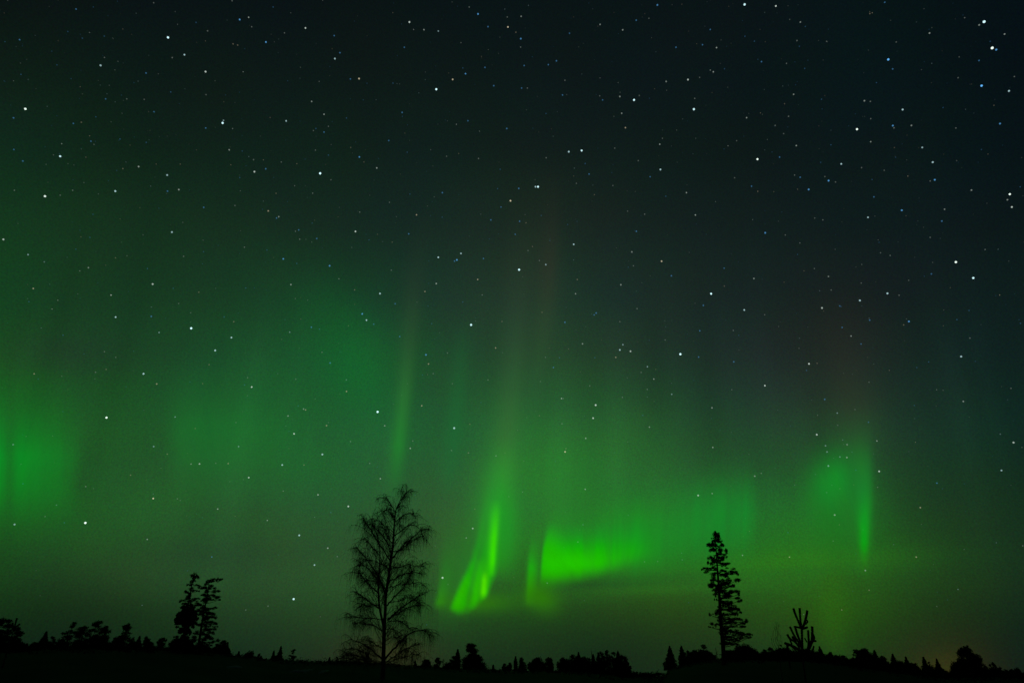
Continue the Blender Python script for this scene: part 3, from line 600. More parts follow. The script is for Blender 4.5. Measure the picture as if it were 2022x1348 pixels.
# ------------------------------------------------------------------ the tall pine on the right
B = [(300,100,22,20),(303,82,9,14),(335,110,18,14),(290,150,25,25),(345,150,28,24),(250,190,22,14),(290,200,25,18),(360,195,28,16),(275,235,28,14),(385,235,28,18),(330,235,36,14),(350,265,20,12),(395,265,20,14),(385,300,35,16),(265,300,28,16),(250,340,20,14),(290,330,25,14),(400,350,48,12),(350,345,25,10),(225,390,38,10),(193,400,12,7),(275,385,25,12),(370,410,40,12),(460,420,42,14),(490,435,18,12),(400,440,25,8),(285,430,40,8),(270,485,32,10),(350,490,35,14),(430,490,35,12),(485,490,28,14),(265,530,35,16),(380,520,50,16),(450,530,30,16),(300,575,35,14),(335,545,50,10),(380,575,30,12),(460,585,50,14),(500,605,22,14),(420,615,50,12),(490,635,35,10),(515,655,22,12),(305,620,15,15),(310,650,15,12),(410,680,60,24),(380,665,30,12),(485,725,35,15),(520,755,25,12),(430,725,45,18),(340,720,15,10),(310,765,28,10),(262,775,20,12),(390,770,30,14),(470,770,35,15),(340,800,20,12),(410,810,40,14),(480,815,50,14),(570,825,32,14),(540,850,28,12),(540,875,32,10),(430,840,50,12),(330,850,20,10),(270,855,25,10),(255,875,14,8),(470,872,35,8),(420,910,40,12),(500,928,45,12),(560,942,45,12),(610,940,22,12),(400,932,25,10),(430,960,45,9),(530,975,30,8),(590,965,25,9),(480,990,40,8),(390,982,30,8),(470,1022,40,7),(400,1022,30,6),(360,885,16,8),(345,940,10,8)]
traced_pine([(380,1250),(378,1130),(375,1070),(365,960),(355,850),(345,700),(338,560),(325,400),(315,250),(305,85)], B, 78.0,
            'tall lone pine with layered ragged branches, right of the aurora band', None, 21, .24, k=1.0, conv=(1340, 1030, 4.2375), fill=270)
# the pair on the left and the dense pine standing before it
B = [(460,172,16,14),(460,195,28,22),(425,205,16,12),(490,212,25,14),(455,240,30,25),(420,255,25,14),(395,285,28,22),(430,298,22,12),(490,295,30,8),(365,370,34,18),(395,400,26,18),(385,425,15,12),(450,355,48,7),(500,360,24,7),(310,465,24,18),(335,495,18,10),(480,440,42,6),(425,330,14,8),(480,515,40,8),(420,460,14,8)]
traced_pine([(330,1150),(325,1000),(345,800),(395,480),(405,400),(425,310),(460,170)], B, 104.0, 'open topped pine, left one of the two tall pines at the left', 'two tall pines at the left', 22, .20, k=1.0, conv=(300, 1100, 5.435), fill=34)
B = [(590,260,28,14),(570,290,14,22),(615,262,36,8),(740,230,26,13),(700,252,26,14),(715,235,24,16),(535,330,48,11),(660,330,30,12),(640,312,20,8),(690,355,40,12),(545,400,35,14),(640,405,45,11),(690,425,45,13),(715,455,26,12),(600,400,20,8),(590,440,48,16),(640,450,36,13),(555,460,35,15),(500,510,52,10),(530,540,20,9),(670,535,36,10),(620,550,48,10),(500,572,50,9),(600,590,50,12),(650,605,42,14),(655,640,36,17),(610,635,48,12),(520,612,38,12),(630,690,55,10),(680,712,34,11),(703,738,14,7),(600,720,38,10),(650,770,44,13),(590,770,46,13),(640,810,35,17),(560,820,48,14),(470,815,38,8),(620,860,48,18),(650,905,26,13),(570,880,40,12),(450,880,38,6),(610,975,40,11),(560,940,40,9),(575,350,12,8),(500,720,34,8),(490,940,36,8),(640,940,20,8)]
traced_pine([(488,1150),(490,1000),(515,850),(545,650),(575,500),(600,380),(612,270)], B, 98.0, 'pine with flat tiers and a bent top tuft, right one of the two tall pines', 'two tall pines at the left', 23, .20, k=1.0, conv=(300, 1100, 5.435), fill=110)
B = [(395,510,50,24),(390,560,72,44),(390,620,105,48),(300,610,35,28),(340,665,92,42),(265,662,36,18),(420,680,70,38),(290,700,45,22),(400,730,58,26),(270,745,20,10),(350,725,46,18),(345,785,66,32),(300,780,24,14),(390,810,50,26),(260,850,34,7),(350,860,60,30),(330,920,74,34),(410,910,60,38),(300,965,80,38),(400,980,95,34),(270,930,44,24)]
traced_pine([(350,1150),(350,1000),(352,800),(380,600),(392,495)], B, 92.0, 'short dense dark crowned pine in front of the two tall pines', None, 24, .2, k=1.5, conv=(300, 1100, 5.435), arms=False, thick=1.0)

# ------------------------------------------------------------------ the bare birch
def build_birch():
    D = 58.0; rng = np.random.default_rng(7); ox, oy, sc = 640, 940, 3.37
    def P(a, b): return at(ox + a / sc, oy + b / sc, D)
    foot = P(393, 1290); zb = float(gz(foot[0], D)) - .05
    O = np.array([foot[0], D, zb]); root = thing('birch_tree', O.tolist(), 'tall bare birch with drooping twigs standing alone left of the aurora', 'birch tree')
    mz = 0.905 * D / F / sc
    def warp(p, dep): # shift in depth along the line of sight
        s_ = (D + dep) / D; q = (p - [0, 0, CAMZ]) * s_ + [0, 0, CAMZ]; return q - O
    tk = Tubes(8)
    main = [(393,1290),(394,1200),(398,1100),(400,980),(408,900),(408,800),(425,700),(440,590),(458,470),(465,350),(472,250),(480,205),(500,170),(522,140)]
    mw = [15,14,13,12,10,9.5,9,8.5,7.5,6,4.5,3.5,2.5,1.5]
    pm = np.array([P(a, b) - O for a, b in main]); pm = np.concatenate([[pm[0] * [1, 1, 0] + [0, 0, -.3]], pm]) ; wm = np.array([16] + mw) * mz
    sp_ = smooth_path(pm, 40); tk.add(sp_, np.interp(sp_[:, 2], pm[:, 2], wm))
    sec = [(397,1010),(380,930),(366,860),(360,780),(362,690),(370,600),(373,520),(366,440),(348,370),(330,330)]
    ps = np.array([warp(P(a, b), d) for (a, b), d in zip(sec, np.linspace(0, -1.2, len(sec)))]); sp2 = smooth_path(ps, 26)
    tk.add(sp2, np.linspace(8, 1.5, 26) * mz)
    mesh_obj('trunk', *tk.arr(), M_BIRCH, root, smooth=True)
    limbs = [([(410,790),(385,720),(350,640),(300,570),(250,510),(225,480),(205,470)],5),([(360,780),(310,730),(265,680),(235,645),(205,635)],4),([(370,880),(310,840),(255,800),(215,770),(190,768)],4.5),
      ([(385,950),(300,943),(240,938),(180,935),(165,950)],2.6),([(385,1025),(330,990),(270,980),(215,970),(190,985)],3.2),([(440,560),(400,500),(350,420),(300,340),(275,295),(262,290)],4),
      ([(447,515),(420,440),(385,390),(340,340),(315,310)],4),([(458,500),(500,500),(560,450),(600,420),(640,400)],3),([(472,235),(440,180),(420,150),(408,135),(400,160)],2.6),
      ([(480,215),(520,160),(545,110),(560,95),(580,120)],2.6),([(515,150),(520,110),(518,80)],1.6),([(420,860),(470,800),(520,750),(555,700),(585,640),(600,600)],4),([(422,955),(480,900),(550,850),(620,800),(680,775)],5),
      ([(425,945),(500,910),(560,870),(610,855),(640,870)],4),([(430,965),(500,955),(550,990),(590,1025)],2.6),([(405,1215),(450,1160),(510,1095),(560,1050),(600,1028),(640,1020),(680,1030),(700,1055),(712,1095)],5.5),
      ([(380,1210),(330,1165),(285,1130),(240,1105),(180,1080)],4),([(385,1235),(300,1215),(220,1190),(150,1180),(130,1170)],2.5),([(405,1235),(480,1190),(560,1135),(640,1112)],2.8),
      ([(430,705),(480,675),(530,645),(600,635),(650,650)],3.2),([(457,540),(500,490),(545,440),(600,400),(640,360),(680,350),(706,362)],4),([(464,400),(520,355),(570,322),(620,328),(650,370),(668,430)],3.2),
      ([(470,305),(520,265),(570,240),(600,262),(615,290)],2.8),([(466,370),(420,340),(380,310),(350,290),(325,300)],2.6),([(470,290),(440,240),(410,220),(395,245)],2.0),([(442,600),(500,610),(560,580),(620,600),(665,600)],3),
      ([(362,690),(320,640),(280,600),(240,590),(215,600)],3),([(373,530),(330,480),(290,430),(265,400),(258,430)],2.6),([(405,1150),(350,1120),(300,1095),(250,1080)],2.2),([(402,1100),(460,1060),(500,1090),(540,1110)],2.2),
      ([(400,1020),(450,1010),(500,1060),(530,1100)],2.2),([(425,840),(500,830),(570,800),(640,850)],2.4),([(366,850),(300,870),(260,850),(230,880)],2.2),([(415,760),(360,700),(290,690),(250,720)],2.2),
      ([(395,1240),(330,1235),(250,1215),(180,1225),(110,1190)],1.8),([(400,1240),(470,1220),(540,1200),(600,1180),(640,1190)],1.8),([(395,1220),(340,1190),(260,1170),(200,1140),(120,1150)],1.6),
      ([(460,450),(420,400),(400,350),(370,330)],2),([(440,620),(390,590),(330,560),(270,560),(220,600)],2.6),([(430,740),(500,720),(560,720),(640,700),(665,740)],2.4)]
    lb = Tubes(5); tw = Tubes(3); pts = []
    for pth, w0 in limbs:
        reach = abs(pth[-1][0] - pth[0][0]) + .6 * abs(pth[-1][1] - pth[0][1])
        dmax = rng.uniform(-1, 1) * reach * mz * .9
        n = len(pth); L3 = np.array([warp(P(a, b), dmax * (i / (n - 1)) ** 1.2) for i, (a, b) in enumerate(pth)])
        q = smooth_path(L3, 18); q += np.concatenate([np.zeros((1, 3)), rng.normal(0, 2.2 * mz, (17, 3))])
        lb.add(q, np.linspace(w0 * 1.3, 1.3, 18) * mz * 1.0); pts.append((q, w0))
        # side branchlets
        for _ in range(int(8 + reach / 16)):
            i = rng.integers(3, 17); s0 = q[i]; out = q[min(i + 1, 17)] - q[i - 1]; out /= np.linalg.norm(out) + 1e-9
            dd = out + rng.normal(0, .75, 3); dd[2] = dd[2] * .7 + .35; dd /= np.linalg.norm(dd); ln = rng.uniform(25, 85) * mz
            e = s0 + dd * ln; e2 = e + np.array([dd[0] * .45, dd[1] * .45, -.35]) * ln * .8
            bq = smooth_path([s0, (s0 + e) / 2 + [0, 0, .06 * ln], e, e2], 8); lb.add(bq, np.linspace(1.5, .7, 8) * mz); pts.append((bq, 1.2))
    env = lambda h: np.interp(h, [0, 1.2, 2.5, 4, 6, 8, 10, 11.5, 12.6, 13.6, 14.6], [1.2, 2.6, 3.0, 2.9, 2.9, 2.75, 2.7, 2.5, 1.9, 1.3, .5])
    for _ in range(120):
        st_ = sp_ if rng.random() < .72 else sp2; i = rng.integers(7 if st_ is sp_ else 4, len(st_) - 3); s0 = st_[i]
        an = rng.uniform(0, 6.28); reach = env(min(s0[2] + 1.2, 14.4)) * rng.uniform(.45, 1.0)
        d = np.array([math.cos(an), math.sin(an), 0]); rise = reach * rng.uniform(.55, 1.25)
        q = smooth_path([s0, s0 + d * reach * .4 + [0, 0, rise * .5], s0 + d * reach * .8 + [0, 0, rise], s0 + d * reach + [0, 0, rise * .92], s0 + d * reach * 1.05 + [0, 0, rise * .6]], 14)
        q[1:] += rng.normal(0, 2.5 * mz, (13, 3)); lb.add(q, np.linspace(rng.uniform(1.2, 2.2), .7, 14) * mz); pts.append((q, 1.5))
    mesh_obj('limbs', *lb.arr(), M_BIRCH, root)
    for q, w0 in pts:
        L = np.linalg.norm(np.diff(q, axis=0), axis=1).sum(); nt = int(3 + L / mz / 9.5)
        for _ in range(nt):
            i = rng.integers(int(len(q) * .12), len(q)); s0 = q[i]; an = rng.uniform(0, 6.28); ln = rng.gamma(3.0, 15) * mz
            hx = rng.uniform(.12, .5) * ln
            d = np.array([math.cos(an), math.sin(an), 0]); up = rng.uniform(-.05, .35)
            p = [s0, s0 + d * hx * .6 + [0, 0, up * hx], s0 + d * hx + [0, 0, -.25 * ln], s0 + d * hx * 1.12 + [0, 0, -.6 * ln], s0 + d * hx * 1.1 + [rng.normal(0, .05) * ln, 0, -ln]]
            if p[-1][2] < .15: continue
            tw.add(np.array(p), np.array([.55, .44, .36, .30, .22]) * mz)
    mesh_obj('twigs', *tw.arr(), M_TWIG, root)
build_birch()

# ------------------------------------------------------------------ near young pine with candle shoots, and a bare sapling
def build_young_pine():
    D = 13.0; rng = np.random.default_rng(31); ox, oy, sc = 1500, 1210, 12.64
    def P(a, b, dep=0): return at(ox + a / sc, oy + b / sc, D + dep)
    foot = P(1075, 1250); zb = float(gz(foot[0], D)) - .03; O = np.array([foot[0], D, zb])
    root = thing('young_pine', O.tolist(), 'small young pine with upright finger like shoots near the camera', 'young pine')
    m = 0.905 * D / F / sc
    tk = Tubes(8); mainp = [O + [0, 0, -.05], P(1078, 1250), P(1075, 980), P(1070, 700), P(1060, 400)]
    q = smooth_path(np.array(mainp) - O, 20); tk.add(q, np.linspace(30, 18, 20) * m * 1.0); mesh_obj('trunk', *tk.arr(), M_BARK, root)
    S_ = [([(1040,380),(960,190),(880,0),(850,-100)],26),([(1045,380),(1020,200),(1005,0),(1000,-110)],28),([(1070,380),(1130,220),(1170,60),(1185,-50)],27),([(1180,170),(1200,215),(1150,270)],16),
          ([(1050,380),(960,350),(870,335)],20),([(1060,390),(1130,370),(1185,350)],22),
          ([(1060,900),(960,700),(850,540),(760,345)],28),([(1060,860),(1000,680),(930,500),(885,335)],26),([(1000,850),(880,700),(760,650),(700,545)],26),([(760,650),(770,700),(800,760)],18),
          ([(1050,1000),(930,870),(780,800),(640,750)],30),([(1120,1060),(1220,850),(1225,640),(1210,440)],26),([(1130,1060),(1270,820),(1320,620),(1310,345)],30),([(1260,820),(1370,620),(1340,540)],22),([(1270,780),(1330,690),(1400,690)],20),
          ([(1180,720),(1130,630)],14),([(1240,1080),(1320,930),(1350,830)],18),([(1040,1100),(880,900),(800,820)],22),([(1060,1050),(1000,900),(960,800)],24),([(1190,1050),(1230,880),(1240,700)],34),([(1075,1000),(1060,700),(1052,420)],27),([(700,1000),(700,880),(690,790)],24),([(900,720),(860,640),(830,600)],26)]
    for k, (pth, w0) in enumerate(S_):
        dep = rng.uniform(-.22, .22); n = len(pth)
        base = np.array([P(a, b, dep * (i / (n - 1))) for i, (a, b) in enumerate(pth)]) - O
        if k in (21,): base = np.concatenate([[[base[0][0], .0, base[0][2] - .25]], base])
        q = smooth_path(base, 14); st = Tubes(6); st.add(q, np.linspace(7, 5, 14) * m)
        # needles: short slim blades leaving the stem all round, pressed forward
        N = int(200 + 90 * np.linalg.norm(np.diff(q, axis=0), axis=1).sum() / (20 * m)); t = rng.random(N) * 12.99
        i = t.astype(int); f = (t - i)[:, None]; s0 = q[i] * (1 - f) + q[i + 1] * f; tg = q[i + 1] - q[i]; tg /= np.linalg.norm(tg, axis=1)[:, None]
        r = rng.normal(size=(N, 3)); r -= (r * tg).sum(1)[:, None] * tg; r /= np.linalg.norm(r, axis=1)[:, None]
        d = r * 1.0 + tg * .55; d /= np.linalg.norm(d, axis=1)[:, None]; b = np.cross(d, tg); b /= np.linalg.norm(b, axis=1)[:, None]
        ln = (w0 * 1.3 * m * rng.uniform(.7, 1.15, N))[:, None]; wd = 4.2 * m
        V = np.stack([s0 - b * wd, s0 + b * wd, s0 + d * ln + b * wd * .5, s0 + d * ln - b * wd * .5], 1).reshape(-1, 3)
        SV, SF = st.arr(); V = np.concatenate([SV, V]); Fq = np.concatenate([SF, np.arange(4 * N).reshape(-1, 4) + len(SV)])
        mesh_obj('shoot', V, Fq, M_PINE, root)
build_young_pine()
def build_sapling():
    D = 17.0; rng = np.random.default_rng(33); ox, oy, sc = 1340, 1030, 4.2375
    def P(a, b, dep=0): return at(ox + a / sc, oy + b / sc, D + dep)
    foot = P(838, 1150); zb = float(gz(foot[0], D)) - .03; O = np.array([foot[0], D, zb]); m = 0.905 * D / F / sc
    root = thing('bare_sapling', O.tolist(), 'thin faint bare sapling just left of the small young pine', 'sapling')
    tk = Tubes(5)
    q = smooth_path(np.array([O + [0, 0, -.05], P(838, 1120), P(832, 1000), P(827, 920), P(822, 830)]) - O, 14); tk.add(q, np.linspace(4.5, .8, 14) * m); mesh_obj('trunk', *tk.arr(), M_BIRCH, root)
    tw = Tubes(3)
    for pth in [[(838,1090),(805,1040),(785,970),(790,920),(805,880)],[(836,1060),(850,1000),(852,940)],[(832,1000),(812,950),(810,890)],[(830,960),(838,910),(838,870)],[(836,1040),(815,1010),(805,960)],[(838,1080),(862,1040),(866,990)],[(838,1090),(800,1060),(780,1020),(778,950)],[(828,930),(818,890),(818,860)]]:
        d = rng.uniform(-.25, .25); n = len(pth); L = np.array([P(a, b, d * i / (n - 1)) for i, (a, b) in enumerate(pth)]) - O
        q = smooth_path(L, 9); tw.add(q, np.linspace(1.8, .6, 9) * m)
        for _ in range(5):
            i = rng.integers(3, 9); e = q[i] + np.array([rng.normal(0, 8), rng.normal(0, 8), rng.uniform(15, 40)]) * m; tw.add([q[i], e], [.8 * m, .4 * m])
    mesh_obj('twigs', *tw.arr(), M_TWIG, root)
build_sapling()

# ------------------------------------------------------------------ treeline, tree by tree
GL, GM, GG, GR, GE = 'dark trees on the left rise', 'small trees on the far rim left of the birch', 'trees right of the birch', 'trees of the right hand treeline', 'trees at the right end of the treeline'
TREES = [
 (-6,1240,30,'round',132,'round crown half cut by the left edge, behind the leftmost pine',GL,0),
 (30,1262,44,'bush',118,'wide dark bush below the far left clump of pines',GL,0),
 (84,1270,36,'bush',118,'dark bush at the left foot of the pointed spruce on the left rise',GL,0),
 (115,1277,34,'bush',116,'low bush closing the dip left of the leaning pine',GL,0),
 (196,1262,40,'bush',122,'dark bush mass below the tallest broad pine',GL,0),
 (224,1268,30,'bush',122,'low bush between the dense round tree and the low round tree',GL,0),
 (268,1272,36,'bush',122,'dark bush at the foot of the narrow spruce',GL,0),
 (309,1280,30,'bush',118,'low bush just left of the egg shaped tree',GL,0),
 (334,1282,24,'bush',118,'low bush just right of the egg shaped tree',GL,0),
 (1385,1291,50,'bush',108,'wide low bush under the knobby small pine',GR,0),
 (1502,1292,44,'bush',106,'wide low bush between the humped thicket and the sapling',GR,0),
 (1530,1288,36,'bush',106,'low bush at the foot of the faint bare sapling',GR,0),
 (1630,1300,50,'bush',108,'wide low bush right of the young pine',GR,0),
 (1712,1304,60,'bush',112,'wide low bush under the large stooping tree',GR,0),
 (1775,1312,50,'bush',114,'wide low bush between the two tent shaped spruces',GR,0),
 (1838,1324,50,'bush',116,'low bush under the three treetops in the town glow',GE,0),
 (1950,1326,50,'bush',116,'low bush right of the foot of the big bulky tree',GE,0),
 (2000,1330,40,'bush',120,'low bush under the last two treetops at the right edge',GE,0),
 (4,1226,30,'pine',150,'pine cut by the left edge of the picture, leftmost of all trees',GL,0),
 (18,1227,24,'pine',140,'round topped pine just right of the leftmost pine',GL,0),
 (37,1241,22,'pine',145,'ragged pine at the right side of the far left clump',GL,0),
 (52,1273,14,'bush',110,'low bush in the gap right of the far left clump',GL,0),
 (70,1274,24,'bush',112,'low wide bush left of the pointed spruce on the left rise',GL,0),
 (92,1249,26,'spruce',130,'pointed spruce standing alone between the far left clump and the pines',GL,0),
 (104,1259,16,'round',135,'small round tree touching the right side of the pointed spruce',GL,0),
 (124,1265,24,'round',130,'round tree at the left foot of the leaning pine',GL,0),
 (147,1233,22,'pine',140,'pine leaning right with a hooked top on the left rise',GL,10),
 (168,1238,26,'pine',145,'airy pine between the leaning pine and the double topped pine',GL,0),
 (191,1232,26,'pine',140,'tallest broad pine in the middle of the left rise',GL,0),
 (209,1239,24,'round',132,'dense round crowned tree right of the tallest broad pine',GL,0),
 (160,1268,34,'bush',120,'dark bush mass below the airy pine',GL,0),
 (237,1257,24,'round',130,'low round tree left of the flat crowned pine',GL,0),
 (255,1233,25,'pine',138,'flat crowned pine with side tufts, standing above its neighbours',GL,0),
 (262,1262,16,'round',130,'small tree pressed against the foot of the flat crowned pine',GL,0),
 (276,1257,11,'slim',128,'narrow spruce right of the flat crowned pine',GL,0),
 (290,1259,20,'pine',134,'small pine with a right pointing branch beside the narrow spruce',GL,0),
 (300,1272,14,'pine',134,'low pine at the right foot of the small branching pine',GL,0),
 (322,1261,17,'round',126,'egg shaped tree alone in the gap left of the two tall pines',GL,0),
 (352,1266,34,'bush',112,'broad bush at the left foot of the two tall pines',GL,0),
 (398,1278,40,'bush',108,'low bush between the trunks of the two tall pines',GL,0),
 (431,1263,16,'pine',130,'small pine right of the two tall pines',GL,0),
 (442,1267,16,'round',128,'small round tree second right of the two tall pines',GL,0),
 (450,1269,9,'slim',126,'slim little spruce third right of the two tall pines',GL,0),
 (437,1283,36,'bush',112,'sloping bush below the small trees right of the two tall pines',GL,0),
 (472,1287,7,'spruce',170,'tiny lone spruce right of the sloping bush',GM,0),
 (496,1289,22,'bush',170,'low rounded thicket midway between the tall pines and the birch',GM,0),
 (512,1294,14,'bush',170,'small thicket joined to the right of the rounded thicket',GM,0),
 (541,1286,8,'spruce',180,'small spruce left of the sharpest distant spruce',GM,0),
 (555,1277,9,'spruce',180,'sharpest and tallest little spruce on the far rim',GM,0),
 (548,1297,26,'bush',175,'flat thicket under the two little distant spruces',GM,0),
 (580,1284,12,'pine',170,'little lone pine right of the sharpest distant spruce',GM,0),
 (651,1299,5,'spruce',170,'tiny dark point of a spruce on the bare rim',GM,0),
 (666,1298,7,'round',170,'tiny blunt tree beside the tiny spruce left of the birch foot',GM,0),
 (725,1294,14,'pine',170,'small pine seen behind the lower left twigs of the birch',GM,0),
 (814,1294,16,'airy',150,'thin leafless tree at the right foot of the birch',GG,0),
 (820,1308,16,'spruce',140,'short triangular spruce right of the birch foot',GG,0),
 (838,1297,19,'airy',150,'bare rounded tree second right of the birch foot',GG,0),
 (842,1305,18,'pine',150,'low pine in front of the bare rounded tree',GG,0),
 (864,1301,14,'pine',150,'small pine with a pointed top left of the tiny looped one',GG,0),
 (876,1301,13,'airy',155,'round see through tree between two small pines',GG,0),
 (886,1311,18,'bush',140,'low bush left of the slender upright tree',GG,0),
 (904,1282,9,'slim',135,'slender upright spruce just left of the big bushy pine',GG,0),
 (897,1298,17,'pine',140,'small pine at the left foot of the slender upright spruce',GG,0),
 (932,1275,32,'pine',120,'big broad bushy pine below the brightest aurora',GG,0),
 (936,1296,42,'pine',118,'wide low pine spreading around the big bushy pine',GG,0),
 (950,1311,16,'round',122,'small round tree at the right foot of the big bushy pine',GG,0),
 (974,1314,7,'spruce',140,'tiny pointed spruce alone in the gap below the aurora',GG,0),
 (996,1311,10,'round',138,'left one of two small blunt trees in the gap',GG,0),
 (1005,1309,11,'round',138,'right one of two small blunt trees in the gap',GG,0),
 (1018,1297,6,'slim',140,'needle thin spruce rising above its low neighbours',GG,0),
 (1031,1300,15,'round',136,'upright oval tree right of the needle thin spruce',GG,0),
 (1060,1302,32,'round',130,'wide dome shaped tree right of the upright oval tree',GG,0),
 (1084,1300,18,'round',134,'bumpy tree between the dome shaped tree and the dense grove',GG,0),
 (1112,1302,26,'round',115,'sloping left end tree of the dense grove',GG,0),
 (1130,1296,26,'round',118,'second tree of the dense grove from its left end',GG,0),
 (1142,1290,14,'spruce',120,'pointed spruce top in the left half of the dense grove',GG,0),
 (1155,1298,26,'round',116,'low middle tree of the dense grove',GG,0),
 (1168,1281,9,'airy',124,'faint leafless treetop sticking up from the dense grove',GG,0),
 (1171,1294,16,'spruce',118,'blunt spruce under the faint leafless treetop',GG,0),
 (1185,1288,20,'round',116,'knobbly tree in the middle right of the dense grove',GG,0),
 (1198,1285,15,'round',118,'tallest leafy top of the dense grove',GG,0),
 (1212,1289,18,'round',116,'round top between the two highest tops of the dense grove',GG,0),
 (1220,1286,12,'spruce',118,'last pointed top near the right end of the dense grove',GG,0),
 (1229,1297,24,'round',114,'round shouldered right end tree of the dense grove',GG,0),
 (1238,1309,16,'bush',112,'steep bush closing the right end of the dense grove',GG,0),
 (1250,1331,8,'bush',200,'tiny bush right beside the dense grove in the wide gap',GR,0),
 (1268,1332,14,'bush',230,'tiny bush in the middle of the wide gap',GR,0),
 (1290,1333,10,'bush',230,'tiny bush near the right side of the wide gap',GR,0),
 (1322,1278,26,'spruce',118,'stout conical spruce at the left end of the right treeline',GR,0),
 (1320,1300,20,'round',112,'dark round tree at the foot of the stout conical spruce',GR,0),
 (1345,1276,12,'slim',122,'slim pointed spruce right of the stout conical spruce',GR,0),
 (1357,1286,20,'round',118,'rounded tree right of the slim pointed spruce',GR,0),
 (1372,1286,20,'round',118,'broad low tree third from the stout conical spruce',GR,0),
 (1388,1275,15,'pine',122,'knobby small pine left of the tall lone pine',GR,0),
 (1400,1290,22,'bush',110,'low bush left of the tall lone pine trunk',GR,0),
 (1413,1277,11,'airy',122,'small see through tree touching the tall pine trunk',GR,0),
 (1440,1288,36,'bush',100,'bush around the foot of the tall lone pine',GR,0),
 (1468,1278,44,'round',110,'wide humped thicket right of the tall lone pine foot',GR,0),
 (1487,1287,26,'bush',108,'right shoulder of low growth beside the humped thicket',GR,0),
 (1508,1283,12,'round',116,'small round treetop left of the faint bare sapling',GR,0),
 (1521,1281,13,'round',116,'second round treetop left of the faint bare sapling',GR,0),
 (1541,1274,10,'round',112,'small dark treetop at the right side of the bare sapling',GR,0),
 (1550,1282,40,'bush',105,'dark bush between the sapling and the young pine',GR,0),
 (1590,1288,60,'bush',104,'long low thicket behind the foot of the young pine',GR,0),
 (1618,1279,26,'spruce',116,'blunt triangular spruce right of the young pine',GR,0),
 (1640,1291,22,'round',114,'low tree right of the blunt triangular spruce',GR,0),
 (1652,1297,20,'bush',112,'low bush before the dip in the right treeline',GR,0),
 (1665,1297,16,'pine',120,'small knobbly pine in the dip of the right treeline',GR,0),
 (1680,1304,24,'bush',115,'low bush under the left side of the stooping tree pair',GR,0),
 (1689,1286,14,'pine',122,'left and smaller one of the stooping tree pair',GR,0),
 (1703,1283,30,'round',120,'large dark stooping tree with a long right slope',GR,0),
 (1726,1286,24,'spruce',122,'broad pointed spruce right of the large stooping tree',GR,0),
 (1740,1300,24,'bush',114,'bush filling the slope right of the broad pointed spruce',GR,0),
 (1762,1293,26,'spruce',125,'wide tent shaped spruce left of the town glow',GR,0),
 (1788,1299,16,'spruce',125,'smaller tent shaped spruce before the treeline drops',GR,0),
 (1800,1311,24,'bush',118,'low bush on the drop left of the town glow',GR,0),
 (1823,1298,10,'slim',130,'narrow leftmost treetop in the yellowish town glow',GE,0),
 (1834,1307,12,'round',130,'middle treetop of three in the yellowish town glow',GE,0),
 (1849,1303,15,'spruce',130,'right treetop of three in the yellowish town glow, sloping right',GE,0),
 (1877,1316,8,'round',120,'stubby tree at the left foot of the big end pine',GE,0),
 (1905,1279,38,'round',112,'big bulky dark tree near the right end, with a stubby leader',GE,0),
 (1920,1298,36,'pine',110,'lower pine growing against the right side of the big bulky tree',GE,0),
 (1894,1308,34,'bush',108,'bush at the foot of the big bulky tree',GE,0),
 (1945,1316,10,'round',130,'small stub of a tree right of the big bulky tree',GE,0),
 (1959,1311,16,'round',130,'rounded little tree between the big bulky tree and the end gap',GE,0),
 (1975,1320,18,'bush',130,'sloping little bush left of the end gap',GE,0),
 (1996,1322,11,'round',130,'left one of the last two treetops at the right edge',GE,0),
 (2007,1321,13,'round',130,'right one of the last two treetops at the right edge',GE,0),
]
for i, t in enumerate(TREES):
    u, vt, wd, kind, D, label, grp, lean = t
    treeline_tree(u, vt - (3.5 if wd > 12 else 2), wd, kind, D, label, grp, 100 + i, lean)

# leaders: bare-tipped shoots that stick out of two crowns
def young_top(u, v0, v1, lean, D, label, extra=()):
    rng = np.random.default_rng(int(u)); a = at(u, v0, D); x = a[0]; zb = float(gz(x, D)) - .05
    O = np.array([x, D, zb]); root = thing('young_pine', O.tolist(), label, 'young pine'); m = 0.905 * D / F
    tk = Tubes(6); tk.add([[0, 0, -.1], a - O], [1.6 * m, 1.2 * m]); mesh_obj('trunk', *tk.arr(), M_BARK, root)
    for (s0, s1) in [((u, v0), (u + lean, v1))] + list(extra):
        p = np.array([at(*s0, D), at((s0[0] + s1[0]) / 2, (s0[1] + s1[1]) / 2, D), at(*s1, D)]) - O
        q = smooth_path(p, 7); st = Tubes(6); st.add(q, np.linspace(1.0, .7, 7) * m)
        C = q; V, Fc = leaves(rng, C, np.full((7, 3), 1.9 * m), np.full(7, 60), 1.1 * m); SV, SF = st.arr()
        F2 = np.concatenate([SF[:, [0, 1, 2]], SF[:, [0, 2, 3]]])
        mesh_obj('shoot', np.concatenate([SV, V]), np.concatenate([F2, Fc + len(SV)]), M_PINE, root)
young_top(27, 1242, 1221, 6, 60.0, 'forked pine top with a slanting leader near the left edge', [((27, 1240), (38, 1232)), ((26, 1242), (25, 1230)), ((27, 1243), (36, 1242))])
young_top(1911, 1292, 1275, -1, 70.0, 'blunt upright leader rising from the big bulky end tree')
young_top(1931, 1316, 1300, 7, 70.0, 'slanting shoot leaning right beside the big bulky end tree')

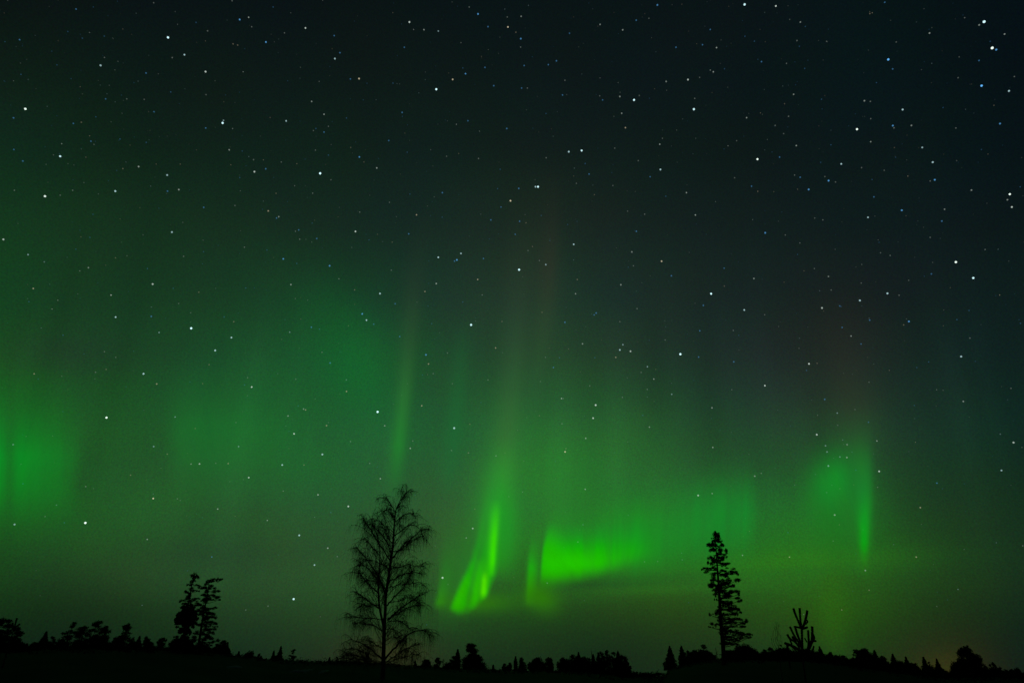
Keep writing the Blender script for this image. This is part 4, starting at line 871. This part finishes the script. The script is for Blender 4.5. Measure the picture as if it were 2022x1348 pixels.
# ------------------------------------------------------------------ low growth along the rim, as one mass
def build_undergrowth():
    rng = np.random.default_rng(77)
    N = 5200
    ta = rng.uniform(-.95, .95, N); y = rng.uniform(85, 135, N); x = ta * y
    z = gz(x, y); h = rng.gamma(2.2, .12, N) * np.where(rng.random(N) < .06, 2.2, 1)
    C = np.stack([x, y, z + h * .4], 1); R = np.stack([h * .8, h * .8, h * .6], 1)
    V, Fc = leaves(rng, C, R, np.full(N, 9), .10)
    o = mesh_obj('undergrowth', V, Fc, M_GRASS); tag(o, 'dark heather and low scrub along the rim of the field', 'undergrowth', kind='stuff')
    # distant forest edge on the horizon
    N = 5000; ta = rng.uniform(-1.0, 1.0, N); y = rng.uniform(900, 1300, N); x = ta * y
    h = rng.uniform(3, 7, N); z = gz(x, y)
    C = np.stack([x, y, z + h * .5], 1); R = np.stack([h * .35, h * .35, h * .5], 1)
    V, Fc = leaves(rng, C, R, np.full(N, 8), 1.3)
    o = mesh_obj('distant_forest', V, Fc, M_SPRUCE); tag(o, 'low dark forest strip on the far horizon', 'forest', kind='stuff')
build_undergrowth()

# ------------------------------------------------------------------ last snow in the field
def snow(u, v, wpx, label, seed):
    rng = np.random.default_rng(seed); D = 40.0
    for _ in range(40):                                     # walk the sight line down to the ground
        p = at(u, v, D); dz = p[2] - float(gz(p[0], D)); D = D + (dz * 6 if dz > 0 else dz * 6)
        D = min(max(D, 15), 118)
    p = at(u, v, D); m = 0.905 * D / F; n, k = 7, 18; W = wpx * m / 2
    V, Fq = [(0, 0, .12)], []
    for i in range(1, n):
        for j in range(k):
            a = j * 2 * math.pi / k; r = i / (n - 1) * (1 + .25 * math.sin(3 * a + seed) + rng.uniform(-.1, .1))
            X, Y = math.cos(a) * W * r, math.sin(a) * 1.6 * r
            V.append((X, Y, float(gz(p[0] + X, D + Y)) - float(gz(p[0], D)) + .12 * (1 - (i / (n - 1)) ** 2) - (.08 if i == n - 1 else 0)))
    for j in range(k): Fq.append([0, 1 + j, 1 + (j + 1) % k])
    for i in range(n - 2):
        for j in range(k): Fq.append([1 + i * k + j, 1 + (i + 1) * k + j, 1 + (i + 1) * k + (j + 1) % k, 1 + i * k + (j + 1) % k])
    o = mesh_obj('snow_patch', V, Fq, M_SNOW, smooth=True); o.location = (p[0], D, float(gz(p[0], D)) + .02)
    tag(o, label, 'snow patch', 'faint pale patches in the dark field')
snow(465, 1317, 16, 'dim pale patch in the dark field right of the two tall pines', 1)
snow(583, 1325, 8, 'leftmost small pale patch of the row left of the birch', 2)
snow(596, 1325, 7, 'middle small pale patch of the row left of the birch', 3)
snow(607, 1324.5, 10, 'largest and palest patch of the row left of the birch', 4)
snow(638, 1326, 12, 'rightmost dim pale patch of the row left of the birch', 5)
